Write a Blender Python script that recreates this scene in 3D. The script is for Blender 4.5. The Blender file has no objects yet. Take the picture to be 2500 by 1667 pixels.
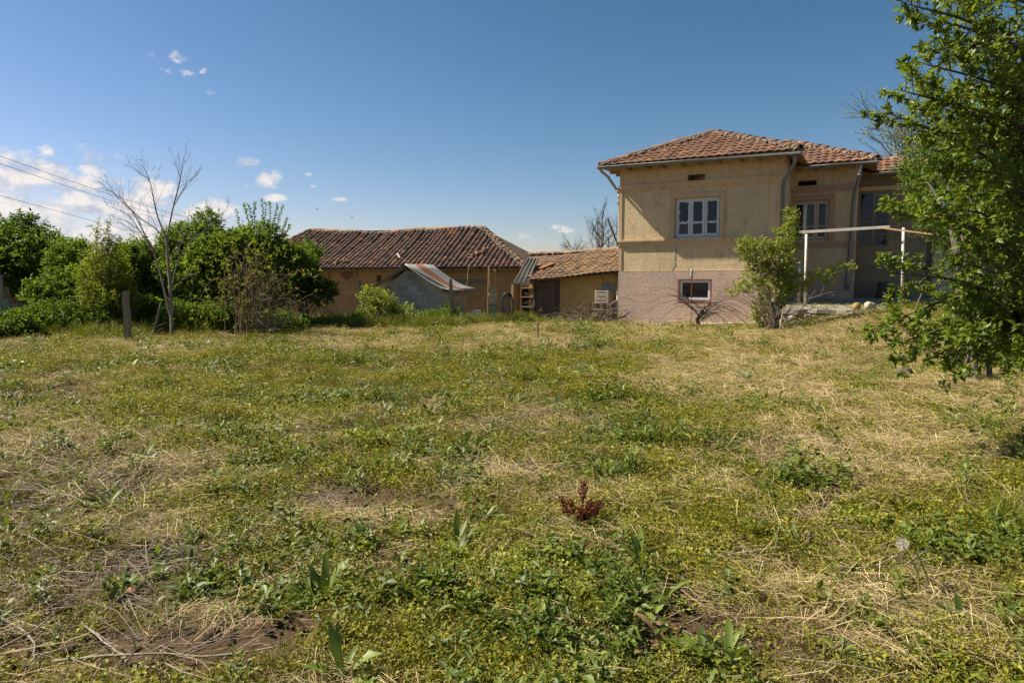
import bpy, math, random
import numpy as np
from mathutils import Vector, Matrix, Euler
R = math.radians
random.seed(11)
rng = np.random.default_rng(11)
scene = bpy.context.scene
col = scene.collection

# ------------------------------------------------------------------ camera
F = 1667.0; CH = 1.45; PITCH = R(5)
cam_d = bpy.data.cameras.new('camera'); cam = bpy.data.objects.new('camera', cam_d); col.objects.link(cam)
cam_d.sensor_width = 36; cam_d.lens = 36 * F / 2500; cam_d.clip_start = 0.05; cam_d.clip_end = 3000
cam.location = (0, 0, CH); cam.rotation_euler = (R(90) - PITCH, 0, 0)
scene.camera = cam
FWD = np.array([0, math.cos(PITCH), -math.sin(PITCH)]); UP = np.array([0, math.sin(PITCH), math.cos(PITCH)])
CAM = np.array([0, 0, CH])

# ------------------------------------------------------------------ sun, sky, exposure
SUN_EL = R(46.8); SAZ = math.atan2(-0.972, 0.2347)          # azimuth from +Y, clockwise positive
SUNV = Vector((math.sin(SAZ) * math.cos(SUN_EL), math.cos(SAZ) * math.cos(SUN_EL), math.sin(SUN_EL)))
sl = bpy.data.lights.new('sun', 'SUN'); sl.energy = 5.0; sl.angle = R(0.53); sl.color = (1.0, 0.91, 0.76)
so = bpy.data.objects.new('sun', sl); col.objects.link(so)
so.rotation_euler = (-SUNV).to_track_quat('-Z', 'Y').to_euler(); so.location = (-20, 5, 30)
scene.view_settings.view_transform = 'Standard'; scene.view_settings.look = 'None'
scene.view_settings.exposure = 1.0; scene.view_settings.gamma = 1
scene.view_settings.use_curve_mapping = False

def px_dir(px, py):
    d = np.array([1, 0, 0]) * (px - 1250) / F + UP * (833.5 - py) / F + FWD
    return d
def at(px, py, depth):
    return CAM + px_dir(px, py) * depth
def project(P):
    d = np.asarray(P, float) - CAM
    z = d @ FWD
    return 1250 + F * d[..., 0] / z, 833.5 - F * (d @ UP) / z, z

world = bpy.data.worlds.new('World'); scene.world = world; world.use_nodes = True
def build_world():
    nt = world.node_tree; N = nt.nodes; L = nt.links; N.clear()
    out = N.new('ShaderNodeOutputWorld'); bg = N.new('ShaderNodeBackground'); bg.inputs[1].default_value = 0.08
    L.new(bg.outputs[0], out.inputs[0])
    sky = N.new('ShaderNodeTexSky'); sky.sky_type = 'NISHITA'; sky.sun_disc = False
    sky.sun_elevation = SUN_EL; sky.sun_rotation = SAZ
    sky.altitude = 200; sky.air_density = 1.0; sky.dust_density = 0.5; sky.ozone_density = 2.2
    tc = N.new('ShaderNodeTexCoord'); sep = N.new('ShaderNodeSeparateXYZ'); L.new(tc.outputs['Generated'], sep.inputs[0])
    def m(op, a, b=None, c=None):
        n = N.new('ShaderNodeMath'); n.operation = op
        for i, x in enumerate((a, b, c)):
            if x is None: continue
            if isinstance(x, (int, float)): n.inputs[i].default_value = x
            else: L.new(x, n.inputs[i])
        return n.outputs[0]
    az = m('ARCTAN2', sep.outputs[0], sep.outputs[1]); el = m('ARCSINE', sep.outputs[2])
    comb = N.new('ShaderNodeCombineXYZ'); L.new(az, comb.inputs[0]); L.new(m('MULTIPLY', el, 1.5), comb.inputs[1])
    def noise(vec, scale, detail, rough):
        n = N.new('ShaderNodeTexNoise'); n.noise_dimensions = '3D'
        n.inputs['Scale'].default_value = scale; n.inputs['Detail'].default_value = detail; n.inputs['Roughness'].default_value = rough
        L.new(vec, n.inputs['Vector']); return n.outputs['Fac']
    n1 = noise(comb.outputs[0], 26, 9, 0.6)
    off = N.new('ShaderNodeVectorMath'); off.operation = 'ADD'; L.new(comb.outputs[0], off.inputs[0]); off.inputs[1].default_value = (-0.012, 0.02, 0)
    n2 = noise(off.outputs[0], 26, 9, 0.6)
    # cumulus: each cloud is a centre direction and an angular size (noise gives the outline)
    px_clouds = [(83, 422, 150, 46, 0), (222, 412, 56, 40, 0), (186, 455, 95, 42, 0), (20, 500, 95, 42, 0), (133, 512, 140, 34, 0), (225, 508, 105, 36, 0),
                 (83, 540, 140, 30, 0), (160, 570, 70, 34, 0), (368, 466, 62, 48, 0), (322, 505, 75, 48, 0), (250, 585, 75, 38, 0), (400, 560, 85, 50, 0), (440, 520, 60, 28, 0),
                 (524, 508, 58, 24, 0), (600, 398, 30, 15, 1), (645, 437, 40, 25, 1), (603, 457, 16, 9, 1), (662, 482, 34, 10, 2),
                 (438, 140, 29, 19, 2), (361, 163, 20, 12, 2), (399, 169, 22, 10, 2), (365, 135, 18, 9, 2), (497, 178, 15, 12, 2), (511, 229, 25, 14, 2), (462, 178, 22, 8, 2),
                 (1286, 582, 36, 15, 1), (1382, 560, 42, 15, 1), (834, 485, 22, 8, 2), (756, 426, 14, 7, 2), (713, 437, 9, 6, 2), (120, 372, 22, 8, 2), (765, 455, 12, 5, 2), (1100, 456, 16, 6, 2),
                 (-90, 440, 150, 60, 0), (-260, 500, 160, 50, 0), (-60, 560, 200, 40, 0)]
    clouds = []
    for px, py, rx, ry, k in px_clouds:
        d = px_dir(px, py); d = d / np.linalg.norm(d)
        c = math.cos(math.asin(d[2]))
        clouds.append((math.atan2(d[0], d[1]), math.asin(d[2]), rx / F * (1.0 if k == 0 else 0.8), ry / F * (1.02 if k == 0 else 0.88), k))
    r2 = random.Random(5)
    for i in range(16):                                   # the sky goes on with the same low cumulus all round
        a = r2.uniform(0.9, 5.2)
        clouds.append((a if a < math.pi else a - 2 * math.pi, r2.uniform(0.05, 0.2), r2.uniform(0.03, 0.1), r2.uniform(0.015, 0.03), 0))
    ae = N.new('ShaderNodeCombineXYZ'); L.new(az, ae.inputs[0]); L.new(el, ae.inputs[1])
    M = None
    for a, e, ra, re, k in clouds:
        q = N.new('ShaderNodeVectorMath'); q.operation = 'MULTIPLY_ADD'; L.new(ae.outputs[0], q.inputs[0]); q.inputs[1].default_value = (1 / ra, 1 / re, 0); q.inputs[2].default_value = (-a / ra, -e / re, 0 if k < 2 else 0.45)
        d = N.new('ShaderNodeVectorMath'); d.operation = 'LENGTH'; L.new(q.outputs[0], d.inputs[0])
        M = d.outputs['Value'] if M is None else m('MINIMUM', M, d.outputs['Value'])
    M = m('SUBTRACT', 1.0, M)
    M = m('MAXIMUM', M, -1.2)
    dens = m('ADD', M, m('MULTIPLY', m('SUBTRACT', n1, 0.5), 3.7))
    ss = N.new('ShaderNodeMapRange'); ss.interpolation_type = 'SMOOTHSTEP'; L.new(dens, ss.inputs[0])
    ss.inputs[1].default_value = 0.0; ss.inputs[2].default_value = 0.9; ss.inputs[3].default_value = 0; ss.inputs[4].default_value = 0.93
    sh = N.new('ShaderNodeMapRange'); L.new(m('SUBTRACT', n1, n2), sh.inputs[0])
    sh.inputs[1].default_value = -0.12; sh.inputs[2].default_value = 0.10
    cc = N.new('ShaderNodeMix'); cc.data_type = 'RGBA'; L.new(sh.outputs[0], cc.inputs[0])
    cc.inputs[6].default_value = (3.2, 3.4, 4.0, 1); cc.inputs[7].default_value = (5.9, 5.5, 5.25, 1)
    # deep polarised blue: per-channel contrast of the whole sky
    K = 0.08 * 2 ** 1.0
    def vm(op, x, c):
        n = N.new('ShaderNodeVectorMath'); n.operation = op; L.new(x, n.inputs[0]); n.inputs[1].default_value = c; return n.outputs[0]
    skyc = vm('MULTIPLY', vm('POWER', vm('MULTIPLY', sky.outputs[0], (0.0848,) * 3), (1.6, 1.25, 1.4)), (2.25 / K, 1.42 / K, 1.6 / K))
    mix = N.new('ShaderNodeMix'); mix.data_type = 'RGBA'; L.new(ss.outputs[0], mix.inputs[0]); L.new(skyc, mix.inputs[6]); L.new(cc.outputs[2], mix.inputs[7])
    L.new(mix.outputs[2], bg.inputs[0])
build_world()

# ------------------------------------------------------------------ frames, terrain
A = R(28)                                                   # the house front is turned 28 degrees
E1 = np.array([math.cos(A), -math.sin(A), 0]); E2 = np.array([math.sin(A), math.cos(A), 0])
H = np.array([3.5255, 22.5634, 0.0])
def hw(t, s, z=0): return H + E1 * t + E2 * s + np.array([0, 0, z])
def sstep(x): x = np.clip(x, 0, 1); return x * x * (3 - 2 * x)
_perm = np.random.default_rng(3).random((256, 256))
def vnoise(x, y, f=1.0, k=0):
    x = np.asarray(x) * f + k * 17.3; y = np.asarray(y) * f + k * 9.1
    xi = np.floor(x).astype(int); yi = np.floor(y).astype(int); u = sstep(x - xi); v = sstep(y - yi)
    g = lambda a, b: _perm[a & 255, b & 255]
    return (g(xi, yi) * (1 - u) + g(xi + 1, yi) * u) * (1 - v) + (g(xi, yi + 1) * (1 - u) + g(xi + 1, yi + 1) * u) * v
def fbm(x, y, f=1.0, k=0, o=4):
    a = 0; w = 0.5
    for i in range(o): a = a + w * vnoise(x, y, f * 2 ** i, k + i * 3); w *= 0.5
    return a / (1 - 0.5 ** o)
def gz(x, y):
    x = np.asarray(x, float); y = np.asarray(y, float)
    t = (x - H[0]) * E1[0] + (y - H[1]) * E1[1]; s = (x - H[0]) * E2[0] + (y - H[1]) * E2[1]
    g = 0.70 * sstep((t - 2) / 6.5) ** 1.5 * sstep((s + 9) / 8.8)
    g = g + 0.08 * (fbm(x, y, 0.55, 1, 3) - 0.5) + 0.085 * (fbm(x, y, 2.3, 2, 4) - 0.5)
    return g
def gp(px, py):
    d = px_dir(px, py); z = 0.0
    for i in range(12):
        k = (z - CH) / d[2]; P = CAM + d * k; z = float(gz(P[0], P[1]))
    return np.array([P[0], P[1], z])

# ------------------------------------------------------------------ materials
class NT:
    def __init__(s, name):
        s.mat = bpy.data.materials.new(name); s.mat.use_nodes = True
        s.t = s.mat.node_tree; s.N = s.t.nodes; s.L = s.t.links
        s.b = s.N['Principled BSDF']; s.out = s.N['Material Output']
        s.pos = s.N.new('ShaderNodeNewGeometry').outputs['Position']
    def node(s, k, **kw):
        n = s.N.new(k)
        for a, b in kw.items(): setattr(n, a, b)
        return n
    def noise(s, scale, detail=5, rough=0.55, vec=None, stretch=None):
        n = s.N.new('ShaderNodeTexNoise'); n.inputs['Scale'].default_value = scale; n.inputs['Detail'].default_value = detail; n.inputs['Roughness'].default_value = rough
        v = vec or s.pos
        if stretch:
            mm = s.N.new('ShaderNodeMapping'); mm.inputs['Scale'].default_value = stretch; s.L.new(v, mm.inputs[0]); v = mm.outputs[0]
        s.L.new(v, n.inputs['Vector']); return n.outputs['Fac']
    def ramp(s, f, stops):
        r = s.N.new('ShaderNodeValToRGB'); e = r.color_ramp.elements
        while len(e) < len(stops): e.new(0.5)
        for i, (p, c) in enumerate(stops):
            e[i].position = p; e[i].color = (*c, 1) if len(c) == 3 else c
        s.L.new(f, r.inputs[0]); return r.outputs[0]
    def mix(s, f, a, b, mode='MIX'):
        m = s.N.new('ShaderNodeMix'); m.data_type = 'RGBA'; m.blend_type = mode
        for i, x in ((0, f), (6, a), (7, b)):
            if isinstance(x, (int, float)): m.inputs[i].default_value = x
            elif isinstance(x, tuple): m.inputs[i].default_value = (*x, 1)
            else: s.L.new(x, m.inputs[i])
        return m.outputs[2]
    def math(s, op, a, b=None):
        n = s.N.new('ShaderNodeMath'); n.operation = op
        for i, x in enumerate((a, b)):
            if x is None: continue
            if isinstance(x, (int, float)): n.inputs[i].default_value = x
            else: s.L.new(x, n.inputs[i])
        return n.outputs[0]
    def attr(s, name='tint'):
        a = s.N.new('ShaderNodeAttribute'); a.attribute_name = name; return a.outputs['Fac']
    def bump(s, h, strength=0.3, dist=0.01):
        b = s.N.new('ShaderNodeBump'); b.inputs['Strength'].default_value = strength; b.inputs['Distance'].default_value = dist
        s.L.new(h, b.inputs['Height']); s.L.new(b.outputs[0], s.b.inputs['Normal']); return b
    def base(s, c, rough=0.8, spec=0.3):
        if isinstance(c, tuple): s.b.inputs['Base Color'].default_value = (*c, 1)
        else: s.L.new(c, s.b.inputs['Base Color'])
        s.b.inputs['Roughness'].default_value = rough; s.b.inputs['Specular IOR Level'].default_value = spec
        return s.mat

def m_simple(name, c1, c2, scale=6, rough=0.8, bump=0.3, bdist=0.01, spec=0.3, stretch=None, metal=0, tint=0.0, fine=60):
    n = NT(name); f = n.noise(scale, 6, 0.6, stretch=stretch)
    c = n.mix(n.math('MULTIPLY', n.math('SUBTRACT', f, 0.3), 2.4), c1, c2)
    if tint: c = n.mix(tint, c, n.ramp(n.attr(), [(0, (0.25, 0.25, 0.25)), (1, (1.6, 1.6, 1.6))]), 'MULTIPLY')
    n.bump(n.noise(fine, 5, 0.6, stretch=stretch), bump, bdist); n.b.inputs['Metallic'].default_value = metal
    return n.base(c, rough, spec)
def m_leaf(name, dark, light, transl=0.35, rough=0.45, red=None, spec=0.35):
    n = NT(name); t = n.attr()
    stops = [(0, dark), (0.85, light)]
    if red: stops = [(0, dark), (0.8, light), (0.93, light), (1.0, red)]
    c = n.ramp(t, stops)
    g = n.N.new('ShaderNodeNewGeometry')
    c = n.mix(n.math('MULTIPLY', n.noise(1.7, 3), 0.38), c, tuple(x * 0.75 for x in dark))
    n.base(c, rough, spec)
    tr = n.N.new('ShaderNodeBsdfTranslucent'); n.L.new(n.mix(1.0, c, (1.5, 1.45, 0.55), 'MULTIPLY'), tr.inputs[0])
    ms = n.N.new('ShaderNodeMixShader'); ms.inputs[0].default_value = transl
    n.L.new(n.b.outputs[0], ms.inputs[1]); n.L.new(tr.outputs[0], ms.inputs[2]); n.L.new(ms.outputs[0], n.out.inputs[0])
    return n.mat

M = {}
def stucco(name, c1, c2, stain, bump=0.5):
    n = NT(name); big = n.ramp(n.noise(0.8, 6, 0.65), [(0.32, (0, 0, 0)), (0.68, (1, 1, 1))]); mid = n.noise(3.3, 7, 0.7)
    c = n.mix(big, c1, c2); c = n.mix(n.math('MULTIPLY', n.math('MAXIMUM', n.math('SUBTRACT', mid, 0.52), 0.0), 3.6), c, stain)
    streak = n.noise(3.5, 6, 0.65, stretch=(3, 3, 0.22)); c = n.mix(n.math('MULTIPLY', n.math('MAXIMUM', n.math('SUBTRACT', streak, 0.55), 0.0), 4.2), c, stain)
    pale = n.noise(1.9, 6, 0.7, stretch=(1, 1, 1.7)); c = n.mix(n.math('MULTIPLY', n.math('MAXIMUM', n.math('SUBTRACT', pale, 0.6), 0.0), 2.5), c, tuple(min(0.75, x * 1.28) for x in c1))
    h = n.noise(24, 5, 0.75); n.bump(h, bump, 0.04)
    return n.base(c, 0.92, 0.15)
M['stucco'] = stucco('ochre_stucco', (0.68, 0.53, 0.325), (0.57, 0.445, 0.27), (0.38, 0.285, 0.17), 0.9)
M['trim'] = stucco('ochre_trim', (0.58, 0.42, 0.24), (0.5, 0.36, 0.21), (0.29, 0.2, 0.115), 0.12)
M['trim_pink'] = stucco('pinkish_trim', (0.44, 0.29, 0.2), (0.38, 0.25, 0.17), (0.25, 0.17, 0.12), 0.12)
M['stucco_old'] = stucco('weathered_render', (0.30, 0.24, 0.16), (0.2, 0.165, 0.115), (0.11, 0.09, 0.065), 0.3)
M['plinth'] = stucco('pink_plinth_render', (0.60, 0.42, 0.315), (0.42, 0.34, 0.30), (0.42, 0.27, 0.19), 1.0)
M['mud'] = stucco('yellow_clay_render', (0.48, 0.30, 0.11), (0.38, 0.235, 0.09), (0.19, 0.125, 0.065), 0.4)
def tilem(name, stops, lich, la=0.55):
    n = NT(name); c = n.ramp(n.attr(), stops)
    c = n.mix(n.math('MULTIPLY', n.math('MAXIMUM', n.math('SUBTRACT', n.noise(9, 6, 0.65), 0.5), 0.0), la * 7), c, lich)
    c = n.mix(n.math('MULTIPLY', n.math('MAXIMUM', n.math('SUBTRACT', n.noise(22, 5, 0.65), 0.55), 0.0), 5.0), c, (0.06, 0.045, 0.035))
    n.bump(n.noise(70, 4), 0.35, 0.01); return n.base(c, 0.88, 0.2)
M['tile'] = tilem('red_roof_tile', [(0, (0.14, 0.078, 0.052)), (0.5, (0.20, 0.105, 0.068)), (0.9, (0.25, 0.125, 0.075)), (1, (0.40, 0.17, 0.075))], (0.19, 0.15, 0.11), 0.9)
M['barrel'] = tilem('weathered_barrel_tile', [(0, (0.075, 0.052, 0.045)), (0.45, (0.16, 0.10, 0.075)), (0.8, (0.22, 0.125, 0.085)), (1, (0.38, 0.18, 0.09))], (0.17, 0.15, 0.115), 0.85)
M['tan_tile'] = tilem('sunbleached_tile', [(0, (0.13, 0.085, 0.048)), (0.6, (0.21, 0.14, 0.078)), (1, (0.27, 0.165, 0.085))], (0.2, 0.155, 0.095), 0.8)
M['mortar'] = m_simple('roof_mortar', (0.30, 0.26, 0.2), (0.16, 0.13, 0.1), 12, 0.95, 0.9, 0.03)
M['concrete'] = m_simple('old_concrete', (0.34, 0.3, 0.25), (0.2, 0.175, 0.145), 7, 0.9, 0.6, 0.02)
M['pale_concrete'] = m_simple('pale_concrete', (0.5, 0.43, 0.33), (0.36, 0.3, 0.22), 5, 0.9, 0.5, 0.02)
M['post'] = m_simple('lichen_concrete', (0.25, 0.215, 0.165), (0.17, 0.135, 0.075), 14, 0.92, 0.8, 0.02)
M['stone'] = m_simple('rubble_stone', (0.36, 0.31, 0.25), (0.17, 0.145, 0.12), 6, 0.9, 0.8, 0.03, tint=0.6)
M['block'] = m_simple('grey_cinder_block', (0.40, 0.41, 0.395), (0.29, 0.295, 0.285), 9, 0.93, 0.7, 0.015, tint=0.35)
M['block_mortar'] = m_simple('pale_block_mortar', (0.5, 0.48, 0.43), (0.36, 0.34, 0.3), 8, 0.95, 0.9, 0.02)
M['brick'] = m_simple('old_brick', (0.27, 0.12, 0.075), (0.17, 0.09, 0.06), 11, 0.9, 0.6, 0.015, tint=0.4)
M['wood_dark'] = m_simple('dark_old_wood', (0.085, 0.055, 0.04), (0.16, 0.105, 0.075), 9, 0.85, 0.5, 0.01, stretch=(6, 6, 0.6), tint=0.3)
M['wood_raft'] = m_simple('ochre_painted_wood', (0.36, 0.24, 0.12), (0.22, 0.14, 0.07), 9, 0.85, 0.4, 0.01)
M['wood_grey'] = m_simple('grey_wood', (0.3, 0.26, 0.2), (0.17, 0.14, 0.11), 12, 0.9, 0.4, 0.01, stretch=(5, 5, 1))
M['zinc'] = m_simple('weathered_zinc', (0.22, 0.22, 0.215), (0.13, 0.135, 0.14), 8, 0.55, 0.2, 0.005, 0.5, metal=0.5)
M['zinc_light'] = m_simple('pale_zinc', (0.42, 0.41, 0.39), (0.26, 0.26, 0.255), 9, 0.5, 0.2, 0.005, 0.5, metal=0.3)
M['sheet'] = m_simple('galvanised_sheet', (0.42, 0.4, 0.37), (0.25, 0.24, 0.225), 3.5, 0.5, 0.2, 0.01, 0.5, metal=0.35)
M['rust'] = m_simple('rust', (0.26, 0.1, 0.04), (0.15, 0.065, 0.035), 9, 0.85, 0.5, 0.01)
M['rust_light'] = m_simple('light_rust_paint', (0.40, 0.27, 0.14), (0.25, 0.13, 0.06), 20, 0.8, 0.4, 0.01)
M['asbestos'] = m_simple('grey_corrugated_sheet', (0.085, 0.08, 0.07), (0.05, 0.047, 0.043), 6, 0.9, 0.6, 0.015)
M['paint_blue'] = m_simple('pale_peeling_paint', (0.66, 0.68, 0.70), (0.44, 0.45, 0.46), 16, 0.7, 0.5, 0.006)
M['paint_cream'] = m_simple('cream_window_paint', (0.52, 0.46, 0.37), (0.38, 0.32, 0.24), 14, 0.75, 0.4, 0.006)
M['white'] = m_simple('white_paint', (0.72, 0.68, 0.6), (0.5, 0.42, 0.32), 13, 0.6, 0.3, 0.006)
M['pvc'] = m_simple('white_plastic', (0.75, 0.75, 0.76), (0.66, 0.66, 0.67), 5, 0.45, 0.05, 0.003)
M['red_reveal'] = m_simple('red_brown_paint', (0.28, 0.085, 0.06), (0.2, 0.065, 0.05), 9, 0.8, 0.4, 0.01)
M['cloth'] = m_simple('pale_curtain', (0.5, 0.5, 0.5), (0.38, 0.38, 0.38), 8, 0.9, 0.2, 0.01)
M['black'] = m_simple('black_rubber', (0.02, 0.02, 0.02), (0.035, 0.032, 0.03), 8, 0.7, 0.2, 0.01)
M['green_paint'] = m_simple('faded_green_paint', (0.11, 0.24, 0.165), (0.17, 0.22, 0.15), 12, 0.8, 0.4, 0.01)
M['blue_plastic'] = m_simple('blue_plastic', (0.01, 0.14, 0.5), (0.015, 0.1, 0.36), 8, 0.4, 0.2, 0.01)
M['fluff'] = m_simple('seed_fluff', (0.6, 0.55, 0.47), (0.5, 0.46, 0.4), 8, 0.9, 0.1, 0.01)
M['terracotta'] = m_simple('terracotta', (0.4, 0.17, 0.11), (0.3, 0.13, 0.09), 8, 0.85, 0.3, 0.01)
M['bark'] = m_simple('grey_bark', (0.13, 0.105, 0.08), (0.06, 0.048, 0.038), 20, 0.92, 0.9, 0.015)
M['bark_pale'] = m_simple('pale_bark', (0.27, 0.235, 0.19), (0.15, 0.125, 0.10), 14, 0.9, 0.7, 0.012)
M['twig'] = m_simple('dry_twig', (0.25, 0.2, 0.145), (0.14, 0.105, 0.075), 20, 0.9, 0.4, 0.006)
M['cane'] = m_simple('reddish_cane', (0.22, 0.145, 0.10), (0.13, 0.08, 0.055), 16, 0.85, 0.4, 0.006)
M['twig_grey'] = m_simple('grey_ground_twig', (0.33, 0.28, 0.215), (0.19, 0.155, 0.115), 15, 0.9, 0.3, 0.005, tint=0.35)
M['fungus'] = m_simple('yellow_cut_wood', (0.42, 0.3, 0.12), (0.25, 0.17, 0.07), 9, 0.9, 0.6, 0.02)
M['wire'] = m_simple('dull_wire', (0.10, 0.085, 0.07), (0.06, 0.05, 0.04), 9, 0.8, 0.2, 0.01)
M['cable'] = m_simple('dark_cable', (0.03, 0.03, 0.035), (0.05, 0.05, 0.05), 3, 0.6, 0.1, 0.01)
def glass():
    n = NT('window_glass'); n.base((0.012, 0.018, 0.026), 0.06, 0.6)
    tr = n.N.new('ShaderNodeBsdfTransparent'); tr.inputs[0].default_value = (0.75, 0.8, 0.85, 1)
    ms = n.N.new('ShaderNodeMixShader'); ms.inputs[0].default_value = 0.45
    n.bump(n.noise(1.6, 2), 0.08, 0.05)
    n.L.new(n.b.outputs[0], ms.inputs[1]); n.L.new(tr.outputs[0], ms.inputs[2]); n.L.new(ms.outputs[0], n.out.inputs[0]); return n.mat
M['glass'] = glass()
# foliage
M['lf_dark'] = m_leaf('dark_leaf', (0.035, 0.075, 0.011), (0.15, 0.24, 0.028), 0.47, 0.5, None, 0.25)
M['lf_mid'] = m_leaf('mid_leaf', (0.05, 0.10, 0.014), (0.19, 0.28, 0.034), 0.47, 0.5, None, 0.25)
M['lf_yel'] = m_leaf('yellow_green_leaf', (0.09, 0.125, 0.018), (0.26, 0.30, 0.045), 0.47, 0.5, None, 0.25)
M['lf_plum'] = m_leaf('plum_leaf', (0.045, 0.085, 0.013), (0.235, 0.30, 0.038), 0.42, 0.42, (0.34, 0.13, 0.03), 0.35)
M['lf_pale'] = m_leaf('pale_spring_leaf', (0.12, 0.17, 0.025), (0.38, 0.42, 0.085), 0.45, 0.45, None, 0.3)
M['g_mat'] = m_leaf('ground_leaf', (0.065, 0.072, 0.008), (0.37, 0.345, 0.036), 0.22, 0.55, None, 0.2)
M['g_bright'] = m_leaf('bright_ground_leaf', (0.10, 0.125, 0.014), (0.37, 0.38, 0.055), 0.25, 0.55, None, 0.2)
M['g_grass'] = m_leaf('grass_blade', (0.055, 0.078, 0.01), (0.30, 0.32, 0.042), 0.22, 0.5, None, 0.25)
M['g_dry'] = m_leaf('dry_straw', (0.16, 0.11, 0.045), (0.66, 0.53, 0.28), 0.12, 0.6, None, 0.25)
M['g_olive'] = m_leaf('olive_grass', (0.08, 0.072, 0.012), (0.42, 0.365, 0.085), 0.2, 0.6, None, 0.2)
M['g_dryleaf'] = m_leaf('dry_brown_leaf', (0.10, 0.055, 0.028), (0.28, 0.17, 0.085), 0.15, 0.75, None, 0.2)
M['g_broad'] = m_leaf('broad_weed_leaf', (0.03, 0.058, 0.008), (0.19, 0.245, 0.03), 0.25, 0.5, None, 0.35)
M['g_silver'] = m_leaf('silvery_weed_leaf', (0.09, 0.15, 0.06), (0.20, 0.27, 0.12), 0.22, 0.6, None, 0.3)
M['g_red'] = m_leaf('red_seed_head', (0.08, 0.018, 0.014), (0.24, 0.055, 0.04), 0.15, 0.8, None, 0.1)
def soil():
    n = NT('soil'); a = n.noise(0.7, 5, 0.6); b = n.noise(7, 7, 0.7); c = n.noise(45, 6, 0.7)
    cc = n.mix(b, (0.065, 0.039, 0.024), (0.17, 0.105, 0.066)); cc = n.mix(n.math('MULTIPLY', a, 0.7), cc, (0.115, 0.08, 0.04))
    cc = n.mix(n.math('MULTIPLY', n.math('MAXIMUM', n.math('SUBTRACT', c, 0.55), 0.0), 3.0), cc, (0.25, 0.185, 0.115))
    h = n.math('ADD', n.math('MULTIPLY', n.noise(14, 8, 0.75), 0.7), n.math('MULTIPLY', c, 0.3)); n.bump(h, 1.0, 0.05)
    return n.base(cc, 0.97, 0.1)
M['soil'] = soil()

# ------------------------------------------------------------------ object helpers
def tag(o, label=None, cat=None, group=None, kind=None):
    if label: o['label'] = label
    if cat: o['category'] = cat
    if group: o['group'] = group
    if kind: o['kind'] = kind
    return o
def empty(name, loc=(0, 0, 0), rz=0, label=None, cat=None, group=None):
    o = bpy.data.objects.new(name, None); col.objects.link(o); o.location = tuple(loc); o.rotation_euler = (0, 0, rz)
    o.empty_display_size = 0.1
    return tag(o, label, cat, group)
def link(name, me, parent=None, mw=None):
    o = bpy.data.objects.new(name, me); col.objects.link(o); o.parent = parent
    if mw is not None: o.matrix_basis = mw
    return o
class MB:
    def __init__(s): s.v = []; s.f = []; s.t = []; s.n = 0
    def add(s, vs, fs, tint=0.5):
        s.v += [tuple(map(float, x)) for x in vs]; s.f += [tuple(i + s.n for i in f) for f in fs]
        s.t += [tint] * len(vs) if np.isscalar(tint) else list(tint); s.n += len(vs); return s
    def box(s, a, b, tint=0.5, M_=None):
        x0, y0, z0 = a; x1, y1, z1 = b
        vs = [(x0, y0, z0), (x1, y0, z0), (x1, y1, z0), (x0, y1, z0), (x0, y0, z1), (x1, y0, z1), (x1, y1, z1), (x0, y1, z1)]
        if M_ is not None: vs = [M_ @ Vector(v) for v in vs]
        return s.add(vs, [(0, 3, 2, 1), (4, 5, 6, 7), (0, 1, 5, 4), (1, 2, 6, 5), (2, 3, 7, 6), (3, 0, 4, 7)], tint)
    def bar(s, p, q, w, h=None, tint=0.5):
        h = h or w; p = Vector(p); q = Vector(q); d = (q - p); L_ = d.length
        mm = Matrix.Translation(p) @ d.to_track_quat('X', 'Z').to_matrix().to_4x4()
        return s.box((0, -w / 2, -h / 2), (L_, w / 2, h / 2), tint, mm)
    def tube(s, pts, rad, n=6, tint=0.5, cap=True):
        P = np.asarray(pts, float); k = len(P)
        r = np.full(k, rad) if np.isscalar(rad) else np.asarray(rad, float)
        T = np.gradient(P, axis=0); T /= np.linalg.norm(T, axis=1)[:, None] + 1e-9
        ref = np.array([0, 0, 1.0]) if abs(T[0][2]) < 0.8 else np.array([1.0, 0, 0])
        U = np.cross(T, ref); U /= np.linalg.norm(U, axis=1)[:, None] + 1e-9; W = np.cross(T, U)
        a = np.arange(n) * 2 * math.pi / n
        V = (P[:, None, :] + r[:, None, None] * (np.cos(a)[None, :, None] * U[:, None, :] + np.sin(a)[None, :, None] * W[:, None, :])).reshape(-1, 3)
        fs = [(i * n + j, i * n + (j + 1) % n, (i + 1) * n + (j + 1) % n, (i + 1) * n + j) for i in range(k - 1) for j in range(n)]
        if cap: fs += [tuple(range(n - 1, -1, -1)), tuple(range((k - 1) * n, k * n))]
        return s.add(V, fs, tint)
    def lathe(s, prof, c=(0, 0, 0), n=12, tint=0.5):
        a = np.arange(n) * 2 * math.pi / n; vs = [(c[0] + r * math.cos(x), c[1] + r * math.sin(x), c[2] + z) for r, z in prof for x in a]
        k = len(prof); fs = [(i * n + j, i * n + (j + 1) % n, (i + 1) * n + (j + 1) % n, (i + 1) * n + j) for i in range(k - 1) for j in range(n)]
        fs += [tuple(range(n - 1, -1, -1)), tuple(range((k - 1) * n, k * n))]
        return s.add(vs, fs, tint)
    def mesh(s, name, mat, smooth=False):
        me = bpy.data.meshes.new(name); me.from_pydata(s.v, [], s.f); me.materials.append(mat)
        a = me.attributes.new('tint', 'FLOAT', 'POINT'); a.data.foreach_set('value', np.array(s.t, np.float32))
        if smooth: me.polygons.foreach_set('use_smooth', [True] * len(me.polygons))
        me.update(); return me
    def build(s, name, mat, parent=None, smooth=False, mw=None):
        return link(name, s.mesh(name, M[mat] if isinstance(mat, str) else mat, smooth), parent, mw)
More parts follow.
